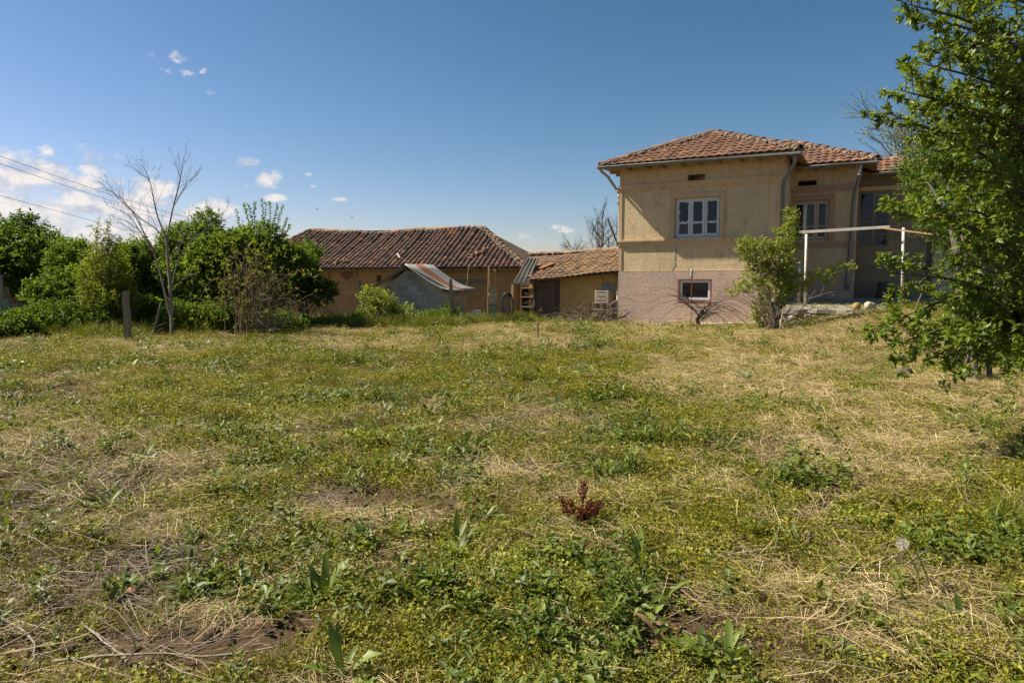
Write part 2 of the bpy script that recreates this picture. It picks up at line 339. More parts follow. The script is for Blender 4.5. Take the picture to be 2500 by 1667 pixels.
def rock(mb, c, r, seed, tint=0.5, n=2, squash=(1, 1, 1)):
    import bmesh
    bm = bmesh.new(); bmesh.ops.create_icosphere(bm, subdivisions=n, radius=1); rr = random.Random(seed); k = rr.uniform(0, 50)
    vs = []
    for v in bm.verts:
        p = v.co; d = 0.78 + 0.44 * float(vnoise(p.x * 1.6 + k, p.y * 1.6 + p.z * 1.3, 1.0, seed))
        vs.append((c[0] + p.x * d * r * squash[0], c[1] + p.y * d * r * squash[1], c[2] + p.z * d * r * squash[2]))
    fs = [tuple(v.index for v in f.verts) for f in bm.faces]; bm.free(); mb.add(vs, fs, tint)
def tri_mesh(name, V, T, tint, mat):
    me = bpy.data.meshes.new(name); nv = len(V); nt_ = len(T)
    me.vertices.add(nv); me.vertices.foreach_set('co', np.ascontiguousarray(V, np.float32).ravel())
    me.loops.add(nt_ * 3); me.loops.foreach_set('vertex_index', np.ascontiguousarray(T, np.int32).ravel())
    me.polygons.add(nt_); me.polygons.foreach_set('loop_start', np.arange(0, nt_ * 3, 3, dtype=np.int32))
    me.attributes.new('tint', 'FLOAT', 'POINT').data.foreach_set('value', np.ascontiguousarray(tint, np.float32))
    me.materials.append(mat); me.update(calc_edges=True); return me
def unit(a): return a / (np.linalg.norm(a, axis=-1, keepdims=True) + 1e-9)
def leaf_geo(P, D, Nn, Ln, Wd, tint, detail=1):
    """folded leaves: base P, direction D, face normal Nn, length, width"""
    D = unit(D); S = unit(np.cross(D, Nn)); Nn = np.cross(S, D); k = len(P)
    Ln = np.asarray(Ln)[:, None]; Wd = np.asarray(Wd)[:, None]
    mid = P + D * Ln * 0.45
    a = mid + S * Wd * 0.5 + Nn * Wd * 0.22; b = mid - S * Wd * 0.5 + Nn * Wd * 0.22
    tip = P + D * Ln - Nn * Ln * 0.12
    if detail == 0:
        V = np.stack([P, a, tip, b], 1).reshape(-1, 3); o = (np.arange(k) * 4)[:, None, None]
        T = (np.array([[0, 1, 2], [0, 2, 3]])[None] + o).reshape(-1, 3); return V, T, np.repeat(tint, 4)
    V = np.stack([P, a, mid, b, tip], 1).reshape(-1, 3); o = (np.arange(k) * 5)[:, None, None]
    T = (np.array([[0, 1, 2], [0, 2, 3], [1, 4, 2], [2, 4, 3]])[None] + o).reshape(-1, 3)
    return V, T, np.repeat(tint, 5)
def rand_unit(n, g): return unit(g.normal(size=(n, 3)))

# ------------------------------------------------------------------ ground
def ground():
    def axis(segs):
        out = []
        for a, b, n in segs: out.append(np.linspace(a, b, n, endpoint=False))
        return np.concatenate(out + [np.array([segs[-1][1]])])
    xs = axis([(-600, -60, 12), (-60, -22, 20), (-22, -7, 75), (-7, 7, 210), (7, 22, 75), (22, 60, 20), (60, 600, 12)])
    ys = axis([(-60, 0, 12), (0, 8, 150), (8, 30, 150), (30, 80, 20), (80, 1500, 16)])
    X, Y = np.meshgrid(xs, ys); Z = gz(X, Y)
    px, py, d = project(np.stack([X, Y, Z], -1))
    near = (d > 0.5) & (d < 9)
    soil_m = np.exp(-(((px - 480) / 260) ** 2 + ((py - 1555) / 95) ** 2)) * near
    Z = Z + soil_m * 0.06 * (fbm(X, Y, 7, 8, 4) - 0.4)
    V = np.stack([X, Y, Z], -1).reshape(-1, 3); nx = len(xs); ny = len(ys)
    i = (np.arange(ny - 1)[:, None] * nx + np.arange(nx - 1)[None]).ravel()
    T = np.concatenate([np.stack([i, i + 1, i + nx + 1], 1), np.stack([i, i + nx + 1, i + nx], 1)])
    me = tri_mesh('ground', V, T, np.full(len(V), 0.5), M['soil']); me.polygons.foreach_set('use_smooth', [True] * len(me.polygons))
    tag(link('ground', me), 'rough garden ground of brown soil under mown weeds', 'ground', kind='structure')
ground()

# ------------------------------------------------------------------ roof tiles
def s_tile(w, Lt, tint, amp=0.028, th=0.018):
    mb = MB(); n = 8; xs = np.linspace(0, w * 1.04, n + 1)
    h = amp * (0.5 - 0.5 * np.cos(2 * math.pi * np.clip((xs / w - 0.18) / 0.82, 0, 1))) ** 0.9
    h -= 0.010 * (xs / w < 0.2)
    V = [(x, 0, hh + th) for x, hh in zip(xs, h)] + [(x, Lt, hh * 0.9) for x, hh in zip(xs, h)] + [(x, 0.004, hh - th * 0.6) for x, hh in zip(xs, h)]
    k = n + 1
    Fs = [(i, i + 1, k + i + 1, k + i) for i in range(n)] + [(2 * k + i, 2 * k + i + 1, i + 1, i) for i in range(n)]
    return mb.add(V, Fs, tint)
def barrel_tile(r, Lt, tint, th=0.014, n=7):
    mb = MB(); a = np.linspace(0, math.pi, n)
    V = [(r * math.cos(x), 0, r * 0.9 * math.sin(x) + th) for x in a] + [(r * 0.82 * math.cos(x), Lt, r * 0.74 * math.sin(x)) for x in a] + [((r - th) * math.cos(x), 0.003, (r - th) * 0.9 * math.sin(x)) for x in a]
    Fs = [(i + 1, i, n + i, n + i + 1) for i in range(n - 1)] + [(i, i + 1, 2 * n + i + 1, 2 * n + i) for i in range(n - 1)]
    return mb.add(V, Fs, tint)
def lay_tiles(parent, O, U, Vv, inside, umax, vmax, w, exp, protos, mat, cap=10000, sag=None, jit=1.0, seed=1, mwp=None, umin=0.0, wander=0.0):
    """tiles on the plane O + u*U + v*Vv (unit vectors in the parent's frame); the nearest `cap` are objects, the rest one part"""
    rr = random.Random(seed); U = Vector(U).normalized(); Vv = Vector(Vv).normalized(); Nn = U.cross(Vv)
    meshes = [p.mesh('tile', M[mat], True) for p in protos]
    base = Matrix((U, Vv, Nn)).transposed().to_4x4(); places = []
    nr = int(vmax / exp) + 1; nc = int((umax - umin) / w) + 1
    drift = [rr.uniform(-1, 1) for _ in range(nc + 1)]
    for j in range(nr):
        for i in range(nc):
            u = umin + i * w + wander * drift[i] * j * 0.02; v = j * exp + rr.uniform(-0.012, 0.012) * jit
            if not inside(u + w / 2, v + exp * 0.45): continue
            dz = sag(u, v) if sag else 0
            P = Vector(O) + U * u + Vv * v + Nn * (dz + rr.uniform(0, 0.008) * jit)
            mm = Matrix.Translation(P) @ base @ Euler((R(rr.uniform(-1.6, 1.6)) * jit - 0.035, R(rr.uniform(-1.5, 1.5)) * jit, R(rr.uniform(-1.8, 1.8)) * jit)).to_matrix().to_4x4()
            places.append((mm, rr.randrange(len(protos))))
    wm = mwp or Matrix.Identity(4)
    places.sort(key=lambda q: ((wm @ q[0].translation) - Vector(CAM)).length)
    for mm, k in places[:cap]: link('tile', meshes[k], parent, mm)
    if len(places) > cap:
        mb = MB()
        for mm, k in places[cap:]: mb.add([mm @ Vector(v) for v in protos[k].v], protos[k].f, protos[k].t)
        tag(mb.build('tile_field', mat, parent, True), kind='stuff')
    return len(places)
def ridge_tiles(parent, p, q, mat, n, r=0.1, seed=1, mortar=True, lift=0.03):
    rr = random.Random(seed); p = Vector(p); q = Vector(q); d = (q - p); L_ = d.length; st = L_ / n
    protos = [barrel_tile(r, st * 1.12, t) for t in (0.25, 0.5, 0.7, 0.95)]
    ms = [x.mesh('ridge_tile', M[mat], True) for x in protos]
    rot = d.to_track_quat('Y', 'Z').to_matrix().to_4x4()
    for i in range(n):
        P = p + d * (i / n) + Vector((0, 0, lift + rr.uniform(-0.012, 0.015)))
        link('ridge_tile', ms[rr.randrange(4)], parent, Matrix.Translation(P) @ rot @ Euler((R(rr.uniform(-2, 3)), R(rr.uniform(-5, 5)), R(rr.uniform(-3, 3)))).to_matrix().to_4x4())
    if mortar:
        mb = MB()
        for i in range(int(L_ / 0.07)):
            P = p + d * (i * 0.07 / L_); side = d.cross(Vector((0, 0, 1))).normalized()
            for sg in (-1, 1):
                c = P + side * sg * rr.uniform(0.06, 0.17) + Vector((0, 0, rr.uniform(-0.02, 0.03)))
                rock(mb, c, rr.uniform(0.045, 0.075), i * 2 + sg + seed * 100, n=1, squash=(1, 1, 0.8))
        mb.build('ridge_mortar', 'mortar', parent)
def sheet(name, polys, mat, parent, thick=0.05):
    mb = MB()
    for p in polys: mb.add(p, [tuple(range(len(p)))])
    o = mb.build(name, mat, parent); m = o.modifiers.new('solid', 'SOLIDIFY'); m.thickness = thick; m.offset = -1; return o
def holed_wall(mb, x0, x1, z0, z1, y0, y1, holes):
    xs = sorted({x0, x1, *[h[0] for h in holes], *[h[1] for h in holes]}); zs = sorted({z0, z1, *[h[2] for h in holes], *[h[3] for h in holes]})
    for i in range(len(xs) - 1):
        for j in range(len(zs) - 1):
            cx = (xs[i] + xs[i + 1]) / 2; cz = (zs[j] + zs[j + 1]) / 2
            if any(h[0] < cx < h[1] and h[2] < cz < h[3] for h in holes): continue
            mb.box((xs[i], y0, zs[j]), (xs[i + 1], y1, zs[j + 1]))
def frame_boxes(mb, x0, x1, z0, z1, w, y0, y1, bottom=True, top=True):
    mb.box((x0, y0, z0), (x0 + w, y1, z1)); mb.box((x1 - w, y0, z0), (x1, y1, z1))
    if top: mb.box((x0 + w, y0, z1 - w), (x1 - w, y1, z1))
    if bottom: mb.box((x0 + w, y0, z0), (x1 - w, y1, z0 + w))
def ragged_edge(mb, x0, x1, z0, z1, y, g, depth=0.03):
    """peeling putty and paint round a pane: thin uneven strips"""
    for (a, b, horiz) in (((x0, z0), (x1, z0), 1), ((x0, z1), (x1, z1), -1), ((x0, z0), (x0, z1), 2), ((x1, z0), (x1, z1), -2)):
        n = max(5, int((abs(b[0] - a[0]) + abs(b[1] - a[1])) / 0.028)); e = [abs(g.gauss(0, 1)) * depth * 0.55 + 0.004 for _ in range(n + 1)]
        for i in range(n):
            f0 = i / n; f1 = (i + 1) / n
            p = (a[0] + (b[0] - a[0]) * f0, a[1] + (b[1] - a[1]) * f0); q = (a[0] + (b[0] - a[0]) * f1, a[1] + (b[1] - a[1]) * f1)
            s = 1 if horiz > 0 else -1
            if abs(horiz) == 1: mb.add([(p[0], y, p[1]), (q[0], y, q[1]), (q[0], y, q[1] + s * e[i + 1]), (p[0], y, p[1] + s * e[i])], [(0, 1, 2, 3)])
            else: mb.add([(p[0], y, p[1]), (p[0] + s * e[i], y, p[1]), (q[0] + s * e[i + 1], y, q[1]), (q[0], y, q[1])], [(0, 1, 2, 3)])
def window3(parent, x0, x1, z0, z1, y, mat, peel, seed, split=0.33):
    """three casements, each with a tall pane above a short one"""
    g = random.Random(seed); mb = MB(); fw = 0.045
    frame_boxes(mb, x0, x1, z0, z1, fw, y, y + 0.08)
    n = 3; W_ = (x1 - x0 - 2 * fw) / n; panes = []
    for i in range(n):
        a = x0 + fw + i * W_ + 0.006; b = a + W_ - 0.012; st = 0.06
        frame_boxes(mb, a, b, z0 + fw + 0.004, z1 - fw - 0.004, st, y - 0.022, y + 0.045)
        zm = z0 + fw + (z1 - z0) * split
        mb.box((a + st, y - 0.015, zm), (b - st, y + 0.04, zm + 0.035))
        panes += [(a + st, b - st, z0 + fw + st + 0.004, zm), (a + st, b - st, zm + 0.035, z1 - fw - st - 0.004)]
    win = mb.build('window', mat, parent)
    for i, (a, b, c, d) in enumerate(panes):
        MB().box((a, y + 0.012, c), (b, y + 0.016, d)).build('pane', 'glass', win)
        if peel:
            pm = MB(); ragged_edge(pm, a, b, c, d, y + 0.008, g, 0.024); pm.build('peeling_putty', mat, win)
    return win, panes
def curtain(parent, x0, x1, z0, z1, y, mat='cloth'):
    mb = MB(); n = 14; xs = np.linspace(x0, x1, n)
    V = [(x, y + 0.025 * math.sin(i * 1.7), z) for z in (z0, z1) for i, x in enumerate(xs)]
    mb.add(V, [(i, i + 1, n + i + 1, n + i) for i in range(n - 1)]); return mb.build('curtain', mat, parent, True)
def moulding(mb, x0, x1, y, steps):
    for (z0, z1, pr) in steps: mb.box((x0 - pr * 0.9, y - pr, z0), (x1 + pr * 0.9, y - 0.001, z1))
def pipe(name, pts, r, mat, parent):
    mb = MB(); mb.tube(pts, r, 10)
    for i in range(1, len(pts) - 1):
        p = Vector(pts[i]); d = (Vector(pts[i + 1]) - Vector(pts[i - 1])).normalized()
        mb.tube([p - d * 0.03, p + d * 0.03], r * 1.16, 10)
    return mb.build(name, mat, parent, True)
def gutter(name, p, q, r, mat, parent):
    p = Vector(p); q = Vector(q); d = (q - p).normalized(); sd = d.cross(Vector((0, 0, 1))); mb = MB(); a = np.linspace(math.pi, 2 * math.pi, 9)
    V = [tuple(P + sd * (r * math.cos(x)) + Vector((0, 0, r * 1.1 * math.sin(x)))) for P in (p, q) for x in a]
    V += [tuple(P + sd * ((r - 0.006) * math.cos(x)) + Vector((0, 0, (r - 0.006) * 1.1 * math.sin(x) + 0.004))) for P in (p, q) for x in a]
    Fs = [(i, i + 1, 9 + i + 1, 9 + i) for i in range(8)] + [(18 + i + 1, 18 + i, 27 + i, 27 + i + 1) for i in range(8)]
    Fs += [tuple(range(9)), tuple(range(17, 8, -1)), (0, 9, 27, 18), (8, 26, 35, 17)]
    mb.add(V, Fs); mb.tube([p + sd * r, q + sd * r], 0.011, 6); mb.tube([p - sd * r, q - sd * r], 0.009, 6)
    n = int((q - p).length / 0.75)
    for i in range(n + 1):
        P = p + (q - p) * ((i + 0.3) / (n + 0.6)); mb.bar(P + sd * (r + 0.006) + Vector((0, 0, 0.012)), P + sd * (r * 0.3) - Vector((0, 0, r * 1.12)), 0.03, 0.006)
    return mb.build(name, mat, parent, True)
def crack(parent, pts, w, y, seed, mat='concrete'):
    g = random.Random(seed); mb = MB(); V = []
    P = []
    for (a, b) in zip(pts[:-1], pts[1:]):
        for i in range(6): f = i / 6; P.append((a[0] + (b[0] - a[0]) * f + g.uniform(-1, 1) * 0.016, a[1] + (b[1] - a[1]) * f))
    P.append(pts[-1])
    for x, z in P: ww = w * g.uniform(0.4, 1.3); V += [(x - ww / 2, y, z), (x + ww / 2, y, z)]
    mb.add(V, [(2 * i, 2 * i + 1, 2 * i + 3, 2 * i + 2) for i in range(len(P) - 1)]); return mb.build('wall_crack', mat, parent)

# ------------------------------------------------------------------ the house
def house():
    h = empty('house', H, -A, 'ochre two storey house with pink plinth and red tiled hipped roof', 'house')
    mw = Matrix.Translation(H) @ Matrix.Rotation(-A, 4, 'Z')
    W = 4.9; ZT = 5.28
    # main block
    hole1 = (1.79, 3.20, 2.81, 4.05); holev = (2.19, 2.71, 4.56, 4.74); holeb = (2.0, 2.95, 0.88, 1.5)
    mb = MB(); holed_wall(mb, 0, W, 1.78, ZT, 0, 0.32, [hole1, holev]); mb.box((0, 0.32, -0.4), (0.3, 7.5, ZT)); mb.box((W - 0.3, 0.32, -0.4), (W, 7.5, ZT)); mb.box((0.3, 7.2, -0.4), (W - 0.3, 7.5, ZT))
    holed_wall(mb, 0, W, -0.4, 1.78, 0.0, 0.32, [holeb]); mb.box((0.3, 0.32, 1.75), (W - 0.3, 7.2, 1.9)); mb.box((0.3, 0.32, 4.42), (W - 0.3, 7.2, 4.5))
    mb.build('wall', 'stucco', h)
    # plinth scored into blocks: each a thin slab of render
    pl = MB(); holed_wall(pl, -0.02, W + 0.02, -0.4, 1.775, -0.022, -0.002, [holeb]); pl.box((-0.022, -0.002, -0.4), (-0.002, 4, 1.775)); po = pl.build('plinth', 'plinth', h)
    g = random.Random(4); nr = 8; zz = np.linspace(-0.22, 1.775, nr + 1)
    for j in range(nr):
        x = -0.02 + (0.0 if j % 2 else -0.27); bw = 0.545
        while x < W + 0.02:
            a, b = max(x, -0.02), min(x + bw, W + 0.02); x += bw
            segs = [(a, b, zz[j], zz[j + 1])]
            if zz[j + 1] > holeb[2] - 0.05 and zz[j] < holeb[3] + 0.02:
                segs = []
                if a < holeb[0] - 0.06: segs.append((a, min(b, holeb[0] - 0.05), zz[j], zz[j + 1]))
                if b > holeb[1] + 0.06: segs.append((max(a, holeb[1] + 0.05), b, zz[j], zz[j + 1]))
            for (p, q, c, d) in segs:
                if q - p < 0.03: continue
                d_ = g.uniform(0.027, 0.0295); MB().box((p + 0.002, -d_, c + 0.002), (q - 0.002, -0.0215, d - 0.002)).build('render_block', 'plinth', po)
    MB().box((-0.024, -0.03, 1.775), (W + 0.024, -0.001, 1.797)).build('plinth_cap', 'trim', h)
    mo = MB(); moulding(mo, 0, W, 0, [(2.56, 2.62, 0.03), (2.62, 2.70, 0.045), (2.70, 2.735, 0.06), (2.735, 2.78, 0.085)]); mo.build('sill_band', 'trim', h)
    mo = MB(); moulding(mo, 0, W, 0, [(4.33, 4.365, 0.022), (4.365, 4.42, 0.035), (4.42, 4.45, 0.05), (4.45, 4.54, 0.065)]); mo.build('cornice_band', 'trim', h)
    for (x0, x1) in ((0.0, 0.075), (W - 0.1, W)):
        for (c, d) in ((1.80, 2.555), (2.785, 4.325), (4.545, 5.0)): MB().box((x0 - 0.012, -0.022, c), (x1, -0.001, d)).build('corner_strip', 'trim', h)
    def surround(x0, x1, z0, z1, y, mat, wd=0.15):
        s = MB()
        for (o, i_, pr) in ((wd, wd * 0.72, 0.03), (wd * 0.72, wd * 0.45, 0.05), (wd * 0.45, 0.004, 0.036)):
            s.box((x0 - o, y - pr, z0), (x0 - i_, y - 0.001, z1 + i_)); s.box((x1 + i_, y - pr, z0), (x1 + o, y - 0.001, z1 + i_)); s.box((x0 - o, y - pr, z1 + i_), (x1 + o, y - 0.001, z1 + o))
        return s.build('window_surround', mat, h)
    surround(1.79, 3.20, 2.785, 4.05, 0, 'trim')
    MB().box((1.74, -0.05, 2.782), (3.25, 0.03, 2.812)).build('window_sill', 'zinc_light', h)
    win, panes = window3(h, 1.795, 3.195, 2.815, 4.045, 0.10, 'paint_blue', True, 3)
    curtain(win, 2.5, 2.61, 3.25, 3.92, 0.2); curtain(win, 2.6, 2.7, 2.9, 3.6, 0.24)
    MB().box((2.66, 0.17, 2.9), (2.71, 0.2, 4.0)).build('inner_casement', 'rust_light', win)
    def vent(x0, x1, z0, z1, y, mat):
        s = MB(); s.box((x0 - 0.07, y - 0.02, z0 - 0.0), (x0 - 0.001, y - 0.001, z1 + 0.07)); s.box((x1 + 0.001, y - 0.02, z0), (x1 + 0.07, y - 0.001, z1 + 0.07)); s.box((x0, y - 0.02, z1 + 0.001), (x1, y - 0.001, z1 + 0.07))
        v = s.build('attic_vent', mat, h); f = MB(); frame_boxes(f, x0, x1, z0, z1, 0.025, y + 0.02, y + 0.09); f.build('vent_frame', 'wood_dark', v)
    vent(2.19, 2.71, 4.56, 4.74, 0, 'trim')
    # basement window
    f = MB(); x0, x1, z0, z1 = holeb; d = 0.05
    f.box((x0 - d, -0.026, z0 - d - 0.02), (x0, 0.1, z1 + d)); f.box((x1, -0.026, z0 - d - 0.02), (x1 + d, 0.1, z1 + d)); f.box((x0, -0.026, z1), (x1, 0.1, z1 + d)); f.box((x0, -0.04, z0 - d - 0.02), (x1, 0.1, z0))
    bw = f.build('basement_window', 'red_reveal', h); f = MB(); frame_boxes(f, x0 + 0.002, x1 - 0.002, z0 + 0.002, z1 - 0.002, 0.075, 0.05, 0.1); f.build('frame', 'pvc', bw)
    MB().box((x0 + 0.07, 0.07, z0 + 0.07), (x1 - 0.07, 0.075, z1 - 0.07)).build('pane', 'glass', bw)
    crack(h, [(1.87, 2.55), (1.86, 2.3), (1.83, 2.12), (1.86, 1.98), (1.74, 1.8)], 0.055, -0.004, 3)
    crack(h, [(3.42, 4.93), (3.45, 4.75), (3.41, 4.55)], 0.008, -0.003, 5, 'wood_dark'); crack(h, [(3.405, 4.32), (3.39, 4.22)], 0.008, -0.003, 6, 'wood_dark')
    crack(h, [(4.3, 4.3), (4.22, 3.9), (4.3, 3.5)], 0.005, -0.003, 12, 'wood_dark'); crack(h, [(0.9, 2.55), (0.95, 2.3), (0.85, 2.05), (0.92, 1.82)], 0.005, -0.003, 13, 'wood_dark'); crack(h, [(3.3, 2.75), (3.5, 2.4), (3.45, 2.1)], 0.005, -0.003, 14, 'wood_dark'); crack(h, [(1.6, 2.8), (1.5, 3.2), (1.55, 3.5)], 0.004, -0.003, 15, 'wood_dark')
    crack(h, [(0.08, 2.0), (1.2, 2.03), (2.4, 2.12), (3.6, 2.16)], 0.006, -0.003, 8, 'trim')
    # bay two
    S2 = 2.67; W2 = 6.81; h2 = (4.68, 6.07, 2.79, 4.06); hv2 = (5.10, 5.66, 4.53, 4.70)
    mb = MB(); holed_wall(mb, W + 0.001, W2, -0.4, ZT - 0.0, S2, S2 + 0.3, [(4.95, 6.07, 2.79, 4.06), (5.10, 5.66, 4.53, 4.70)]); mb.box((W2 - 0.3, S2 + 0.3, -0.4), (W2, 8.2, ZT - 0.0)); mb.box((W, 8.2, -0.4), (W2, 8.5, ZT - 0.0))
    mb.box((W + 0.001, S2 + 0.3, 4.4), (W2 - 0.3, 8.2, 4.48)); mb.box((W + 0.001, S2 + 1.1, 4.48), (W2 - 0.3, S2 + 1.2, 5.6)); mb.build('bay_wall', 'stucco', h)
    MB().box((W + 0.001, S2 - 0.02, -0.4), (W2 + 0.02, S2 - 0.001, 1.70)).build('bay_plinth', 'plinth', h)
    mo = MB(); moulding(mo, W + 0.1, W2 - 0.02, S2, [(2.52, 2.58, 0.03), (2.58, 2.66, 0.045), (2.66, 2.72, 0.075)]); mo.build('bay_sill_band', 'trim_pink', h)
    mo = MB(); moulding(mo, W + 0.1, W2 - 0.02, S2, [(4.29, 4.34, 0.025), (4.34, 4.40, 0.045), (4.40, 4.49, 0.07)]); mo.build('bay_cornice_band', 'trim_pink', h)
    MB().box((W2 - 0.1, S2 - 0.02, 1.71), (W2 + 0.012, S2 - 0.001, 2.515)).build('bay_corner_strip', 'trim_pink', h)
    surround(4.98, 6.07, 2.722, 4.06, S2, 'trim_pink', 0.16)
    win2, p2 = window3(h, 4.955, 6.065, 2.795, 4.055, S2 + 0.1, 'paint_cream', False, 9, 0.3)
    curtain(win2, 5.78, 5.97, 2.87, 3.98, S2 + 0.24)
    vent(5.10, 5.66, 4.53, 4.70, S2, 'trim')
    # veranda block
    S3 = 5.0; W3 = 8.9
    mb = MB(); holed_wall(mb, W2 + 0.001, W3, -0.4, 5.25, S3, S3 + 0.3, [(6.84, 7.78, 2.64, 4.5)]); mb.box((W3 - 0.3, S3 + 0.3, -0.4), (W3, 8.2, 5.25)); mb.box((W2 + 0.001, 8.2, -0.4), (W3, 8.5, 5.25)); mb.build('veranda_wall', 'stucco_old', h)
    MB().box((W2, S3 - 0.08, 4.52), (W3, S3 - 0.001, 4.66)).build('lintel_beam', 'trim', h)
    f = MB(); x0, x1, z0, z1 = 6.845, 7.775, 2.645, 4.495; frame_boxes(f, x0, x1, z0, z1, 0.05, S3 + 0.02, S3 + 0.09); xm = (x0 + x1) / 2
    f.box((xm - 0.03, S3 + 0.01, z0 + 0.05), (xm + 0.03, S3 + 0.085, z1 - 0.05))
    for zb in (3.05, 3.48, 3.86): f.box((x0 + 0.05, S3 + 0.03, zb), (xm - 0.03, S3 + 0.075, zb + 0.03)); f.box((xm + 0.03, S3 + 0.03, zb), (x1 - 0.05, S3 + 0.075, zb + 0.03))
    w3 = f.build('veranda_window', 'wood_grey', h); zs = [z0 + 0.05, 3.05, 3.48, 3.86, z1 - 0.05]
    for a, b in ((x0 + 0.05, xm - 0.03), (xm + 0.03, x1 - 0.05)):
        for c, d in zip(zs[:-1], zs[1:]): MB().box((a, S3 + 0.05, c + 0.001), (b, S3 + 0.055, d)).build('pane', 'glass', w3)
    curtain(w3, 7.5, 7.7, 2.72, 3.84, S3 + 0.2); curtain(w3, 6.9, 7.1, 2.72, 3.84, S3 + 0.2)
    # low wing with a pale door, further along
    mb = MB(); mb.box((W3 + 0.001, S3 + 0.6, -0.4), (13.0, 8.0, 3.6)); mb.build('wing_wall', 'stucco_old', h)
    d = MB().box((9.15, S3 + 0.55, 1.0), (10.05, S3 + 0.597, 2.95)).build('door', 'paint_cream', h)
    mb = MB(); frame_boxes(mb, 9.08, 10.12, 1.0, 3.02, 0.07, S3 + 0.53, S3 + 0.599, bottom=False); mb.build('door_frame', 'wood_grey', d)
    MB().box((9.93, S3 + 0.53, 1.9), (9.98, S3 + 0.55, 2.05)).build('handle', 'zinc', d)
    sheet('wing_roof', [[(8.95, S3 + 0.2, 3.55), (13.3, S3 + 0.2, 3.55), (13.3, 8.2, 4.2), (8.95, 8.2, 4.2)]], 'tile', h)
    # roofs
    ze = 5.12; zp = 6.42; x0, x1, y0 = -0.52, 5.45, -0.55; xm = (x0 + x1) / 2; hs = (x1 - x0) / 2; yp = y0 + hs
    rf = sheet('roof', [[(x0, y0, ze), (x1, y0, ze), (xm, yp, zp)], [(x0, 8, ze), (x0, y0, ze), (xm, yp, zp), (xm, 8, zp)], [(x1, y0, ze), (x1, 8, ze), (xm, 8, zp), (xm, yp, zp)]], 'wood_raft', h, 0.04)
    V = Vector((0, hs, zp - ze)); sl_ = V.length; prot = [s_tile(0.238, 0.40, t) for t in (0.1, 0.25, 0.35, 0.42, 0.5, 0.55, 0.6, 0.68, 0.75, 0.85, 0.98)]
    tri = lambda u, v: 0.02 + v * hs / sl_ < u < (x1 - x0) - v * hs / sl_ - 0.02
    lay_tiles(rf, (x0, y0 - 0.05, ze + 0.022), (1, 0, 0), V, tri, x1 - x0, sl_ - 0.1, 0.238, 0.33, prot, 'tile', 10000, None, 1.0, 1, mw)
    ridge_tiles(rf, (x0, y0, ze + 0.03), (xm, yp, zp + 0.03), 'tile', 13, 0.105, 3); ridge_tiles(rf, (x1, y0, ze + 0.03), (xm, yp, zp + 0.03), 'tile', 13, 0.105, 4); ridge_tiles(rf, (xm, yp, zp), (xm, yp + 1.6, zp), 'tile', 5, 0.105, 6)
    ch = MB(); ch.box((1.31, 2.1, 5.6), (1.83, 2.55, 6.30)); cho = ch.build('chimney', 'mortar', rf)
    for r_ in range(5):
        for i in range(3):
            xx = 1.305 + i * 0.18 + (0.09 if r_ % 2 else 0) - 0.02 * r_ * (i == 2); xx2 = min(xx + 0.168, 1.85)
            if xx2 - xx > 0.04: MB().box((xx, 2.085, 6.0 + r_ * 0.07), (xx2, 2.57, 6.0 + r_ * 0.07 + 0.06), random.Random(r_ * 5 + i).random()).build('brick', 'brick', cho)
    def bay_roof(name, xr, yf, xl, z0, tl, seed):
        run = xr - xl; top = (xl, yf + run, z0 + run * (zp - ze) / hs)
        o = sheet(name, [[(xl - 1.0, yf, z0), (xr, yf, z0), top, (xl - 1.0, yf + run, top[2])], [(xr, yf, z0), (xr, yf + run + 2, z0), (xl, yf + run + 2, top[2]), top]], 'wood_raft', h, 0.04)
        v = Vector((0, run, top[2] - z0)); s_ = v.length
        lay_tiles(o, (xr - 12 * 0.238, yf - 0.05, z0 + 0.022), (1, 0, 0), v, lambda a, b: a > tl - (xr - 12 * 0.238) and a < 12 * 0.238 - b * run / s_ - 0.02, 12 * 0.238, s_ - 0.05, 0.238, 0.33, prot, 'tile', 10000, None, 1.0, seed, mw)
        ridge_tiles(o, (xr, yf, z0 + 0.03), (top[0], top[1], top[2] + 0.03), 'tile', 12, 0.105, seed + 5); return o
    bay_roof('bay_roof', 7.36, 2.12, 4.45, 5.10, 4.4, 11)
    bay_roof('veranda_roof', 9.35, 4.45, 7.9, 5.06, 6.3, 21)
    g = random.Random(8)
    for i in range(9):                                      # rafter ends under the eaves
        x = 0.35 + i * 0.56 + g.uniform(-0.05, 0.05); MB().box((x, -0.42, 4.985), (x + 0.075, 0.02, 5.072)).build('rafter_end', 'wood_raft', h)
    for i in range(7):
        y = 0.2 + i * 0.6; MB().box((-0.44, y, 4.985), (-0.001, y + 0.07, 5.072)).build('rafter_end', 'wood_raft', h)
    for i in range(4):
        x = 5.1 + i * 0.52; MB().box((x, S2 - 0.42, 4.965), (x + 0.07, S2 + 0.02, 5.05)).build('rafter_end', 'wood_raft', h)
    fa = MB(); fa.box((x0, y0 + 0.02, 5.06), (x1, y0 + 0.05, 5.118)); fa.build('fascia_board', 'wood_raft', h)
    gutter('gutter', (x0 - 0.03, y0 - 0.06, 5.095), (x1 + 0.05, y0 - 0.06, 5.065), 0.07, 'zinc', h)
    gutter('gutter', (5.3, 2.12 - 0.06, 5.045), (7.40, 2.12 - 0.06, 5.075), 0.07, 'zinc', h)
    gutter('gutter', (7.2, 4.45 - 0.06, 5.03), (9.4, 4.45 - 0.06, 5.03), 0.07, 'zinc', h)
    pipe('downpipe', [(-0.50, -0.54, 5.05), (-0.50, -0.40, 4.99), (-0.42, -0.02, 4.86), (-0.13, 0.12, 4.40), (-0.085, 0.13, 4.25), (-0.085, 0.13, 2.3), (-0.085, 0.13, 0.62), (-0.2, 0.02, 0.5)], 0.045, 'zinc_light', h)
